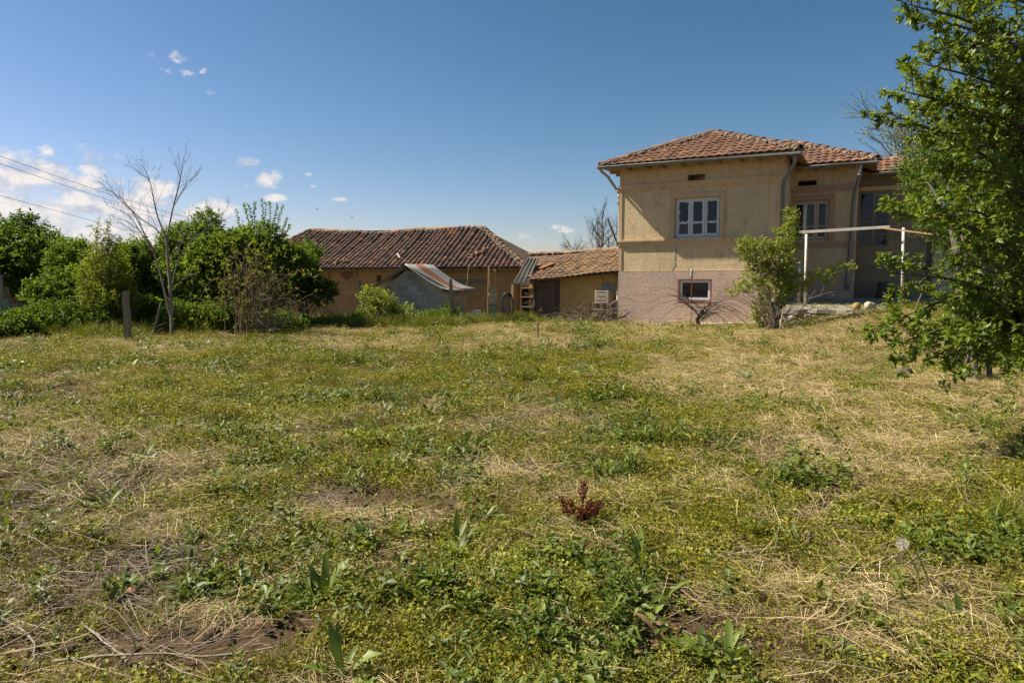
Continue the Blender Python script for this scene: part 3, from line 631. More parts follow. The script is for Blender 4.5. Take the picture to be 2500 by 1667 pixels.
    pipe('downpipe', [(5.32, -0.6, 5.0), (5.3, -0.5, 4.78), (5.0, 0.02, 4.38), (4.975, 0.06, 4.25), (4.975, 0.06, 2.0), (4.975, 0.06, 0.7)], 0.05, 'zinc', h)
    pipe('downpipe', [(6.92, 2.06, 5.0), (6.9, 2.1, 4.7), (6.75, 2.55, 4.1), (6.72, 2.58, 2.9), (6.66, 2.58, 1.35), (6.66, 2.56, 1.2)], 0.055, 'zinc', h)
    b = MB()
    for z in (4.0, 2.35, 1.05): b.box((-0.14, 0.075, z), (-0.001, 0.19, z + 0.03))
    b.build('pipe_clip', 'zinc', h)
house()

# ------------------------------------------------------------------ terrace, pavement
def terrace():
    o = empty('terrace', H, -A, 'raised concrete terrace with crumbling rubble edge below the house bay', 'terrace'); o['kind'] = 'structure'
    g = random.Random(9); n = 12; V = []; xs = np.linspace(5.15, 7.75, n)
    yf = [-1.4 + g.uniform(-0.05, 0.05) for _ in xs]
    for i, x in enumerate(xs): V += [(x, yf[i], 0.70 + g.uniform(-0.01, 0.01)), (x, 2.66, 0.9), (x, yf[i] - 0.01, 0.58 + g.uniform(-0.03, 0.03)), (x, yf[i] + 0.3, 0.55)]
    mb = MB(); mb.add(V, [(4 * i, 4 * i + 4, 4 * i + 5, 4 * i + 1) for i in range(n - 1)] + [(4 * i + 2, 4 * i + 6, 4 * i + 4, 4 * i) for i in range(n - 1)] + [(4 * i + 3, 4 * i + 7, 4 * i + 6, 4 * i + 2) for i in range(n - 1)])
    mb.add([(7.75, -1.4, 0.7), (7.75, 2.66, 0.9), (7.75, 2.66, 0.2), (7.75, -1.1, 0.2)], [(0, 3, 2, 1)])
    mb.build('slab', 'concrete', o)
    mb = MB(); mb.add([(7.751, 0.2, 0.80), (12.5, 0.2, 0.88), (12.5, 5.5, 0.95), (7.751, 4.99, 0.92), (7.751, 0.2, 0.3), (12.5, 0.2, 0.3)], [(0, 1, 2, 3), (4, 5, 1, 0)])
    mb.add([(5.15, 2.66, 0.9), (7.75, 2.66, 0.9), (7.75, 4.99, 0.92), (6.82, 4.99, 0.92)], [(0, 1, 2, 3)]); mb.build('slab', 'concrete', o)
    k = 0
    for row in range(4):                                    # rubble stones under the slab edge
        x = 5.05
        while x < 7.8:
            r_ = g.uniform(0.07, 0.15); mb = MB(); rock(mb, (0, 0, 0), r_, k, g.random(), 2, (1.15, 0.9, 0.75))
            zc = 0.50 - row * 0.115
            c = hw(x, -1.33 - row * 0.045 + g.uniform(-0.04, 0.05)); zc = max(zc, float(gz(c[0], c[1])) + 0.01)
            mb.build('stone', 'stone', o, False, Matrix.Translation((x, -1.33 - row * 0.045 + g.uniform(-0.04, 0.05), zc + g.uniform(-0.03, 0.03)))); k += 1; x += r_ * 1.75
    p = MB(); V = []; n = 9; xs = np.linspace(0.3, 4.8, n)
    for x in xs: zt = 0.02 + 0.05 * x; V += [(x, -0.03, zt + 0.015), (x, -0.55, zt), (x, -0.56, zt - 0.25)]
    p.add(V, [(3 * i + 1, 3 * i + 4, 3 * i + 3, 3 * i) for i in range(n - 1)] + [(3 * i + 2, 3 * i + 5, 3 * i + 4, 3 * i + 1) for i in range(n - 1)])
    pv = p.build('pavement', 'pale_concrete', None, False, Matrix.Translation(H) @ Matrix.Rotation(-A, 4, 'Z')); tag(pv, 'pale concrete strip along the foot of the pink wall', 'pavement', kind='structure')
terrace()

# ------------------------------------------------------------------ the long barn
BA = R(17); B1 = np.array([math.cos(BA), -math.sin(BA), 0]); B2 = np.array([math.sin(BA), math.cos(BA), 0])
BO = at(1277, 655, 26.0); BO[2] = 0                         # right end of the front eave
def barn():
    h = empty('barn', BO, -BA, 'long low barn with ochre clay walls and sagging barrel tiled roof', 'barn'); mw = Matrix.Translation(BO) @ Matrix.Rotation(-BA, 4, 'Z')
    LX = -13.4; ze = 1.96; run = 3.4; zr = 3.80; yb = 7.0
    holes = [(-6.4, -6.2, 1.32, 1.72), (-6.85, -6.72, 0.4, 1.0), (-3.1, -1.55, 1.38, 1.52)]
    mb = MB(); holed_wall(mb, LX + 0.3, -0.35, -0.5, ze - 0.02, 0.35, 0.8, holes); mb.box((LX + 0.3, 0.8, -0.5), (LX + 0.7, 6.5, ze - 0.02)); mb.box((-0.75, 0.8, -0.5), (-0.35, 6.5, ze - 0.02)); mb.box((LX + 0.7, 6.1, -0.5), (-0.75, 6.5, ze - 0.02)); mb.build('wall', 'mud', h)
    MB().box((-3.1, 0.36, 1.395), (-1.55, 0.42, 1.5)).build('board', 'wood_grey', h)
    pm = MB(); g = random.Random(3)
    a = np.linspace(0, 2 * math.pi, 13)[:-1]; pm.add([(-7.75 + 0.33 * math.cos(x) * g.uniform(0.7, 1.15), 0.347, 1.72 + 0.2 * math.sin(x) * g.uniform(0.6, 1.1)) for x in a], [tuple(range(12))]); pm.build('bare_patch', 'brick', h)
    MB().box((LX + 0.2, 0.06, ze - 0.075), (0.05, 0.12, ze + 0.0)).build('eaves_board', 'wood_raft', h)
    for i in range(25): x = LX + 0.5 + i * 0.53; MB().box((x, 0.12, ze - 0.085), (x + 0.07, 0.4, ze - 0.02)).build('rafter_end', 'wood_dark', h)
    sag = lambda u, v: -0.13 * math.sin(math.pi * min(max((u - 1.0) / 11.5, 0), 1)) * min(v / 2.5, 1) + 0.05 * math.sin(u * 0.9) * min(v / 3, 1) - 0.03 * math.sin(u * 2.3 + 1) * (v / 4)
    V = Vector((0, run, zr - ze)); s_ = V.length; Wd = -LX + 0.1; hl = 2.0; hr = 2.85
    Nn = Vector((1, 0, 0)).cross(V.normalized())
    deck = MB(); nu, nv = 40, 10; P = []
    for j in range(nv + 1):
        for i in range(nu + 1):
            v = s_ * j / nv; lo = hl * j / nv; hi = Wd - hr * j / nv; u = lo + (hi - lo) * i / nu
            P.append(Vector((LX, 0, ze)) + Vector((u, 0, 0)) + V.normalized() * v + Nn * sag(u, v))
    deck.add(P, [(j * (nu + 1) + i, j * (nu + 1) + i + 1, (j + 1) * (nu + 1) + i + 1, (j + 1) * (nu + 1) + i) for j in range(nv) for i in range(nu)])
    top0, top1 = P[nv * (nu + 1)], P[-1]
    deck.add([(0.1, 0, ze), (0.1, yb, ze), tuple(top1)], [(0, 1, 2)]); deck.add([(LX, yb, ze), (LX, 0, ze), tuple(top0)], [(0, 1, 2)]); deck.add([(0.1, yb, ze), (LX, yb, ze), tuple(top0), tuple(top1)], [(0, 1, 2, 3)])
    rf = deck.build('roof', 'wood_dark', h)
    prot = [barrel_tile(0.1, 0.27, t) for t in (0.0, 0.15, 0.28, 0.36, 0.44, 0.5, 0.56, 0.62, 0.7, 0.8, 0.97)]
    lay_tiles(rf, (LX, -0.08, ze - 0.01), (1, 0, 0), V, lambda u, v: hl * v / s_ < u < Wd - hr * v / s_ + 0.1, Wd + 0.1, s_ - 0.02, 0.215, 0.19, prot, 'barrel', 300, sag, 1.6, 5, mw, 0.05, 0.12)
    # the ridge follows the sagging top edge
    top = P[nv * (nu + 1):]; ridge = [top[0], top[8], top[16], top[24], top[32], top[40]]
    for i in range(5): ridge_tiles(rf, ridge[i], ridge[i + 1], 'tan_tile' if i in (0, 1, 3) else 'tile', 5, 0.11, 30 + i, True, 0.05)
    ridge_tiles(rf, Vector((0.1, 0, ze + 0.06)), top1, 'tan_tile', 12, 0.1, 41, True, 0.05); ridge_tiles(rf, Vector((LX, 0, ze + 0.06)), top0, 'barrel', 12, 0.1, 42, True, 0.06)
    # slipped and broken tiles near the eaves
    g = random.Random(17)
    for (u, v, rx, ry, rz) in ((5.4, 0.45, 30, 40, 35), (5.55, 0.4, 20, -50, -30), (5.3, 0.3, 5, 0, 60), (11.15, 0.75, 25, 30, 50), (11.3, 0.95, 30, -20, 20), (11.0, 0.6, 15, 0, -40), (11.45, 1.1, 55, 10, 0)):
        P0 = Vector((LX + u, 0, ze)) + V.normalized() * v + Nn * (0.11 + sag(u, v)); barrel_tile(0.1, 0.3, g.uniform(0.5, 1)).build('slipped_tile', 'tile' if u > 8 else 'tan_tile', rf, True, Matrix.Translation(P0) @ Euler((R(rx), R(ry), R(rz))).to_matrix().to_4x4())
    P0 = Vector((LX + 7.95, 0, ze)) + V.normalized() * 0.75 + Nn * 0.13; q = Vector((LX + 7.65, 0, ze)) + V.normalized() * 1.15 + Nn * 0.14
    s = MB(); s.bar(mw @ P0, mw @ q, 0.05, 0.02); tag(s.build('lath', 'white'), 'pale loose lath lying across the barn roof tiles', 'stick')
barn()

# ------------------------------------------------------------------ the lean-to between barn and house
def annex():
    h = empty('outbuilding', H, -A, 'small ochre outbuilding with plank door joined to the house side', 'outbuilding'); mw = Matrix.Translation(H) @ Matrix.Rotation(-A, 4, 'Z')
    yf = 0.35; xl = -3.32; xd = -2.28
    mb = MB(); mb.box((xd, yf, -0.5), (-0.001, yf + 0.35, 1.70)); mb.box((xl - 0.35, yf + 0.36, -0.5), (xl - 0.1, 2.8, 1.5)); mb.box((xl - 0.35, 2.8, -0.5), (-0.001, 3.1, 2.3)); mb.build('wall', 'mud', h)
    for i, (a, b) in enumerate(((-3.24, -2.98), (-2.975, -2.72), (-2.71, -2.5))):
        if i == 0: d = MB().box((a, yf + 0.05, 0.03), (b, yf + 0.09, 1.46), 0.6).build('door', 'wood_dark', h)
        else: MB().box((a, yf + 0.05 + 0.004 * i, 0.02), (b, yf + 0.09, 1.45 + 0.02 * i), 0.3 + 0.3 * i).build('plank', 'wood_dark', d)
    MB().box((-2.495, yf + 0.08, 0.02), (-2.29, yf + 0.12, 1.5), 0.1).build('plank', 'wood_dark', d)
    for z in (0.4, 1.2): MB().box((-3.2, yf + 0.03, z), (-2.55, yf + 0.049, z + 0.07), 0.2).build('ledge', 'wood_dark', d)
    m = MB(); m.box((xl, yf, -0.3), (xl + 0.065, yf + 0.12, 1.52)); m.box((xl + 0.065, yf, 1.49), (xd, yf + 0.1, 1.56)); m.build('door_frame', 'wood_dark', h)
    MB().box((-0.72, yf - 0.02, 1.13), (-0.30, yf - 0.001, 1.38)).build('hatch', 'zinc', h)
    # roof: tilted, lower at the left
    Pl = Vector((-3.36, 0.02, 1.48)); Pr = Vector((-0.03, 0.02, 1.76)); Tl = Vector((-4.7, 2.75, 2.5)); Tr = Vector((-0.03, 2.75, 2.62))
    rf = sheet('roof', [[Pl, Pr, Tr, Tl], [Tl, Tr, Tr + Vector((0, 2.5, -0.9)), Tl + Vector((0, 2.5, -0.9))]], 'wood_dark', h, 0.04)
    U = (Pr - Pl); V = Vector((0, 2.73, 0.98)); V = V - U * (V.dot(U) / U.dot(U)); s_ = V.length
    prot = [s_tile(0.2, 0.36, t, 0.026) for t in (0.1, 0.3, 0.5, 0.7, 0.9, 1.0)]
    O_ = Pl - U.normalized() * 1.4 + Vector((0, -0.05, 0.02)); ul = U.length + 1.4 - 0.06
    for (mt, test) in (('tan_tile', lambda u, v: u > 1.8 - 0.8 * v / s_), ('tile', lambda u, v: 1.4 - 1.35 * v / s_ < u <= 1.8 - 0.8 * v / s_)):
        lay_tiles(rf, O_, U, V, test, ul, s_ - 0.15, 0.2, 0.28, prot, mt, 300, lambda u, v: 0.02 * math.sin(u * 2), 1.3, 7, mw)
    ridge_tiles(rf, Tl + Vector((1.6, -0.02, 0.03)), Tr + Vector((0, -0.02, 0.03)), 'tan_tile', 12, 0.1, 8, False, 0.02)
    ridge_tiles(rf, Tl + Vector((0, -0.02, 0.03)), Tl + Vector((1.6, -0.02, 0.03)), 'tile', 6, 0.1, 9, True, 0.0)
    s = MB(); s.bar(Pl + Vector((-0.05, 0.95, 0.45)), Pl + Vector((0.25, 1.5, 0.66)), 0.42, 0.012); s.build('patch_sheet', 'rust', rf)
    # corrugated sheet hanging over the nook beside the door
    n = 33; rows = []
    for (cx, cy, cz, dx) in ((-3.84, 1.4, 2.3, 0.46), (-3.74, 0.7, 1.86, 0.54), (-3.58, -0.1, 1.36, 0.68)):
        rows.append([(cx + dx * (i / (n - 1) - 0.5), cy + 0.0, cz + 0.028 * math.sin(i / (n - 1) * 2 * math.pi * 3.5) - 0.02 * (i / (n - 1) - 0.5)) for i in range(n)])
    mb = MB(); mb.add(sum(rows, []), [(r * n + i, r * n + i + 1, (r + 1) * n + i + 1, (r + 1) * n + i) for r in range(2) for i in range(n - 1)])
    o = mb.build('corrugated_sheet', 'asbestos', None, True, mw); m = o.modifiers.new('s', 'SOLIDIFY'); m.thickness = 0.012
    tag(o, 'dark grey corrugated sheet sloping over the gap beside the plank door', 'roof sheet')
    # shelf in the nook with junk
    sh = empty('shelf', H, -A, 'dark wooden shelf of firewood and scrap under the corrugated sheet', 'shelf')
    m = MB(); m.box((-4.0, yf + 0.3, -0.1), (-3.94, yf + 0.9, 1.3)); m.box((-3.42, yf + 0.3, -0.1), (-3.36, yf + 0.9, 1.3)); m.build('upright', 'wood_dark', sh)
    for z in (0.52, 0.88, 1.2): MB().box((-3.94, yf + 0.28, z), (-3.42, yf + 0.9, z + 0.035)).build('board', 'wood_grey' if z < 0.8 else 'rust_light', sh)
    MB().box((-4.3, yf + 0.95, -0.3), (-3.34, yf + 1.0, 1.6)).build('back_panel', 'wood_dark', sh)
    g = random.Random(5)
    for i in range(26):
        x = g.uniform(-3.86, -3.5); z = g.choice((0.6, 0.66, 0.73, 0.96, 1.02)); L_ = g.uniform(0.12, 0.3); a = g.uniform(-0.6, 0.6)
        m = MB(); m.tube([(x - L_ / 2 * math.cos(a), yf + g.uniform(0.3, 0.6), z), (x + L_ / 2 * math.cos(a), yf + g.uniform(0.3, 0.6), z + g.uniform(-0.03, 0.05))], g.uniform(0.018, 0.04), 6, g.random()); m.build('scrap_stick', g.choice(['wood_grey', 'twig', 'wood_grey', 'fungus']), sh)
    p = hw(-4.12, 0.2); m = MB(); m.box((-0.06, -0.05, -0.2), (0.06, 0.05, 1.35)); tag(m.build('plank_post', 'wood_raft', None, False, Matrix.Translation(p) @ Matrix.Rotation(-A, 4, 'Z') @ Matrix.Rotation(R(3), 4, 'Y')), 'yellowish timber post beside the shelf nook', 'post')
annex()

# ------------------------------------------------------------------ block shed
def shed():
    sa = R(13); O = at(1000, 800, 23.5); O[2] = 0; h = empty('shed', O, -sa, 'grey cinder block shed with tin gable roof behind the wire fence', 'shed')
    za = 2.02; zl = 1.22; wl = -0.8; wr = 1.32; dp = 2.4
    mb = MB(); mb.add([(wl, 0.02, -0.5), (wr, 0.02, -0.5), (wr, 0.02, zl - 0.1), (0, 0.02, za - 0.08), (wl, 0.02, zl + 0.08), (wl, dp, -0.5), (wr, dp, -0.5), (wr, dp, zl - 0.1), (0, dp, za - 0.08), (wl, dp, zl + 0.08)],
                      [(0, 1, 2, 3, 4), (1, 6, 7, 2), (5, 0, 4, 9), (6, 5, 9, 8, 7)]); w = mb.build('wall', 'block_mortar', h)
    g = random.Random(2)
    for j in range(9):
        z = -0.12 + j * 0.205
        for i in range(7):
            x = wl + 0.01 + (i - (0.5 if j % 2 else 0)) * 0.36; x0 = max(x, wl + 0.01); x1 = min(x + 0.345, wr - 0.01)
            zt = lambda q: (za - 0.14 + q * (za - zl) / -wr * 1.0) if q > 0 else (za - 0.14 + q * (za - zl - 0.1) / -wl)
            if x1 - x0 < 0.06 or z + 0.19 > min(zt(x0), zt(x1)): continue
            MB().box((x0, 0.005 + g.uniform(-0.004, 0.008), z), (x1, 0.019, z + 0.19), g.random()).build('block', 'block', w)
    # tin sheets on the right slope, one rusted, the lower edge curling
    for k, (a, b, mt) in enumerate(((-0.35, 0.62, 'sheet'), (0.58, 1.35, 'rust'), (1.3, 2.5, 'sheet'))):
        nx, ny = 8, 13; P = []
        for i in range(nx):
            f = i / (nx - 1); x = f * (wr + 0.42); sagv = -0.10 * math.sin(math.pi * f) + (0.09 * max(0, f - 0.7) / 0.3 if k != 1 else 0)
            for j in range(ny): y = a + (b - a) * j / (ny - 1); P.append((x, y, za + 0.03 + 0.014 * k - (za - zl + 0.12) * f * 1.08 + sagv + 0.014 * math.sin(j * math.pi)))
        P = [(x, y, z + 0.016 * (1 if (q % ny) % 2 else -1)) for q, (x, y, z) in enumerate(P)]
        m = MB(); m.add(P, [(i * ny + j, (i + 1) * ny + j, (i + 1) * ny + j + 1, i * ny + j + 1) for i in range(nx - 1) for j in range(ny - 1)])
        o = m.build('roof_sheet', mt, h, True); sm = o.modifiers.new('s', 'SOLIDIFY'); sm.thickness = 0.006
    m = MB(); m.add([(0, -0.3, za + 0.02), (0, dp + 0.1, za + 0.02), (wl - 0.62, dp + 0.1, zl - 0.06), (wl - 0.62, -0.3, zl - 0.06)], [(0, 1, 2, 3)]); o = m.build('roof_sheet', 'sheet', h); o.modifiers.new('s', 'SOLIDIFY').thickness = 0.02
    MB().bar((0.0, -0.2, za - 0.05), (wl - 0.7, -0.2, zl - 0.14), 0.06, 0.08).build('rafter', 'wood_grey', h)
    MB().bar((0.0, -0.2, za - 0.05), (wr + 0.4, -0.2, zl - 0.16), 0.06, 0.08).build('rafter', 'wood_grey', h)
    MB().bar((0, -0.4, za - 0.12), (0, dp, za - 0.12), 0.12, 0.12).build('ridge_beam', 'wood_dark', h)
    for (x, z) in ((wl + 0.05, zl + 0.0), (wr - 0.05, zl - 0.12)): MB().bar((x, -0.3, z), (x, dp, z), 0.1, 0.1).build('purlin', 'wood_grey', h)
shed()

# ------------------------------------------------------------------ ruined brick outhouse at the left edge
def ruin():
    O = at(58, 800, 18.5); O[2] = 0; h = empty('ruined_brick_wall', O, R(8), 'crumbling brick wall corner with stepped top beside the hedge', 'wall')
    g = random.Random(6); core = MB(); core.box((-1.6, 0.02, -0.3), (-0.02, 0.3, 0.95)); core.box((-1.6, 0.02, 0.95), (-0.45, 0.3, 1.3)); c = core.build('core', 'stucco_old', h)
    for j in range(22):
        z = -0.1 + j * 0.075; xr = 0.0 if j < 14 else -0.12 * (j - 13)
        x = -1.0 - (0.1 if j % 2 else 0)
        while x < xr - 0.05:
            x1 = min(x + 0.22, xr)
            if not (0.35 < z < 1.02 and x1 < -0.30): MB().box((x, g.uniform(-0.025, 0.0), z), (x1 - 0.012, 0.018, z + 0.063), g.random()).build('brick', 'brick' if g.random() < 0.75 else 'stucco_old', c)
            x += 0.23
    MB().box((-1.0, -0.012, 0.36), (-0.32, 0.0, 1.0)).build('painted_patch', 'green_paint', h)
    MB().box((-1.2, -0.2, 1.58), (-0.5, 0.35, 1.62)).build('cap_sheet', 'rust', h)
ruin()

# ------------------------------------------------------------------ fence
def wiggle(p, q, n, amp, g):
    p = np.array(p, float); q = np.array(q, float); f = np.linspace(0, 1, n)[:, None]; o = g.normal(size=(n, 3)) * amp; o[0] = 0; o[-1] = 0
    return p + (q - p) * f + o
def fence():
    posts = [((745, 778), 1.42, 0.11, R(1)), ((878, 792), 1.5, 0.105, R(2)), ((1107, 801), 1.55, 0.12, R(-3))]
    base = [gp(*p[0]) for p in posts]; O = base[1].copy()
    h = empty('wire_fence', O, 0, 'sagging chain link fence on concrete posts before the barn', 'fence'); g = random.Random(3)
    for b, (_, ht, w, lean) in zip(base, posts):
        r = b - O; m = MB(); k = 8; V = []
        for i in range(k + 1):
            z = -0.3 + (ht + 0.3) * i / k; ww = w / 2 * (1 - 0.12 * i / k) * (1 if i < k else 0.72); dx = lean * z
            for sx, sy in ((-1, -1), (1, -1), (1, 1), (-1, 1)): V.append((r[0] + dx + sx * ww + g.uniform(-1, 1) * 0.005, r[1] + sy * ww + g.uniform(-1, 1) * 0.005, r[2] + z))
        m.add(V, [(4 * i + j, 4 * i + (j + 1) % 4, 4 * i + 4 + (j + 1) % 4, 4 * i + 4 + j) for i in range(k) for j in range(4)] + [(4 * k, 4 * k + 1, 4 * k + 2, 4 * k + 3)])
        m.build('fence_post', 'post', h)
    end = base[2] + np.array([2.0, 0.6, 0.0])
    for (a, b, h0, h1) in ((base[0], base[1], 1.15, 1.15), (base[1], base[2], 1.2, 1.2), (base[2], end, 1.25, 1.1)):
        a = a - O; b = b - O; L_ = float(np.linalg.norm(b - a)); ux = (b - a) / L_; m = MB(); st = 0.075
        y_off = np.array([ux[1], -ux[0], 0]) * 0.03
        top = lambda x: (h0 + (h1 - h0) * x / L_) - 0.1 * math.sin(math.pi * x / L_)
        bulge = lambda x, z: np.array([ux[1], -ux[0], 0]) * 0.05 * math.sin(x * 2.1) * math.sin(z * 2.5)
        for sg in (1, -1):
            for i in range(-int(1.4 / st), int((L_ + 1.4) / st)):
                pts = []
                for k in range(9):
                    z = 0.02 + 1.26 * k / 8; x = i * st + sg * z
                    if 0 <= x <= L_ and z < top(x): pts.append(a + ux * x + np.array([0, 0, z]) + y_off + bulge(x, z))
                if len(pts) >= 2: m.tube(pts, 0.0017, 3, 0.5, False)
        for zz in (0.1, 1.1): m.tube([a + ux * x + np.array([0, 0, min(zz, top(x))]) + y_off for x in np.linspace(0, L_, 9)], 0.003, 3, 0.5, False)
        tag(m.build('wire_mesh', 'wire', h), kind='stuff')
fence()
def leaning_post(name, px, py0, py1, px1, w, mat, label, cat='post', rnd=False, dy=0.0):
    b = gp(px, py0); d = b[1] / px_dir(px, py0)[1]; t = at(px1, py1, d); t[1] += dy; g = np.random.default_rng(int(abs(px))); m = MB()
    b2 = b - (t - b) * 0.15
    if rnd: m.tube(wiggle((0, 0, 0), t - b2, 7, w * 0.08, g), np.linspace(w * 0.55, w * 0.45, 7), 8)
    else:
        P = wiggle((0, 0, 0), t - b2, 6, w * 0.05, g)
        for i in range(5): m.bar(P[i], P[i + 1], w, w * 0.85)
        m = MB(); V = []
        for i, p in enumerate(P):
            for sx, sy in ((-1, -1), (1, -1), (1, 1), (-1, 1)): V.append((p[0] + sx * w / 2 * (1 - 0.03 * i), p[1] + sy * w / 2, p[2] + (0.02 * sx if i == 5 else 0)))
        m.add(V, [(4 * i + j, 4 * i + (j + 1) % 4, 4 * i + 4 + (j + 1) % 4, 4 * i + 4 + j) for i in range(5) for j in range(4)] + [(20, 21, 22, 23), (3, 2, 1, 0)])
    o = m.build(name, mat, None, rnd, Matrix.Translation(b2)); return tag(o, label, cat)
leaning_post('fence_post', 313, 838, 711, 307, 0.125, 'post', 'thick square brown post standing alone at the foot of the hedge')
leaning_post('stake', 372, 828, 738, 394, 0.07, 'bark', 'thin dark stake leaning against the hedge near the bare tree', 'stake', True)
leaning_post('fence_post', 17, 795, 731, 38, 0.11, 'rust', 'rusty mossy post leaning by the crumbling brick wall', 'post', True)
leaning_post('fence_post', -2, 835, 672, 0, 0.13, 'wood_grey', 'upright grey timber post in front of the crumbling brick wall', 'post', True)
leaning_post('stake', 1312, 836, 785, 1314, 0.035, 'wood_dark', 'short dark stake standing in the mown grass before the plank door', 'stake', True)
leaning_post('stake', 1978, 1345, 1295, 1976, 0.028, 'wood_dark', 'stubby dark twig stump standing by the dandelion', 'stake', True)
leaning_post('stake', 444, 1235, 1208, 445, 0.03, 'wood_grey', 'short cut wooden peg standing in the weeds', 'stake', True)
def poles():
    a = at(722, 703, 21.0); b = gp(842, 788); m = MB(); m.tube(wiggle(b, a, 6, 0.01, np.random.default_rng(2)), 0.045, 8)
    tag(m.build('leaning_pole', 'wood_grey', None, True), 'grey pole leaning across the dark thicket to the ground', 'pole')
    m = MB(); p = hw(-0.35, 1.6, 2.1); q = at(1483, 532, 23.6); m.tube([p, p + (q - p) * 0.75, q], 0.03, 8); tag(m.build('stovepipe', 'black', None, True), 'thin black pipe leaning up from the outbuilding roof', 'pipe')
    # rusty stick leaning on the barn roof edge
    a = at(1146, 646, 25.2); b = gp(1118, 790); m = MB(); m.tube(wiggle(b, a, 8, 0.03, np.random.default_rng(4)), np.linspace(0.022, 0.01, 8), 5); tag(m.build('long_stick', 'twig', None, True), 'long bare stick leaning up to the barn eaves', 'stick')
    a = at(1190, 715, 23.2); b = gp(1152, 784); m = MB(); m.tube(wiggle(b, a, 7, 0.02, np.random.default_rng(5)), np.linspace(0.018, 0.008, 7), 5); tag(m.build('long_stick', 'twig', None, True), 'pale stick slanting towards the rusty pole frame', 'stick')
poles()
def pole_frame():
    b = gp(1193, 793); d = 22.6; O = at(1203, 793, d); O[2] = float(gz(O[0], O[1]))
    h = empty('pole_frame', O, 0, 'tall rusty pole frame with tangled netting above a green shutter', 'frame'); rel = lambda px, py, dd=0: at(px, py, d + dd) - O
    m = MB(); m.tube([rel(1190, 800), rel(1193, 648)], 0.022, 6); m.build('pole', 'rust_light', h)
    m = MB(); m.tube([rel(1208, 745), rel(1209, 656)], 0.022, 6); m.build('pole', 'rust_light', h)
    m = MB(); m.tube([rel(1195, 700, 0.05), rel(1195, 650, 0.05)], 0.012, 6); m.tube([rel(1195, 680), rel(1207, 658)], 0.01, 5); m.build('brace', 'rust_light', h)
    m = MB(); m.box(tuple(rel(1192, 748) + [0, -0.03, 0]), tuple(rel(1213, 743) + [0, 0.03, 0])); m.build('crossbar', 'wood_dark', h)
    g = np.random.default_rng(3); m = MB()
    for i in range(34):
        x = g.uniform(1193, 1212); m.tube(wiggle(rel(x, 742 - g.uniform(0, 8)), rel(np.clip(x + g.normal() * 5, 1193, 1212), g.uniform(698, 722)), 6, 0.02, g), 0.006, 4, 0.5, False)
    m.build('netting', 'paint_cream', h)
    for i, x in enumerate((1194, 1204)):
        a = rel(x, 785); b2 = rel(x + 9.3, 748); pn = MB(); pn.box((a[0], -0.02, a[2]), (b2[0], 0.02, b2[2])); p = pn.build('shutter', 'green_paint', h)
        for k in range(9): z = a[2] + (b2[2] - a[2]) * (k + 0.4) / 9; MB().box((a[0] + 0.01, -0.03, z), (b2[0] - 0.01, -0.0205, z + 0.03)).build('slat', 'green_paint', p)
pole_frame()
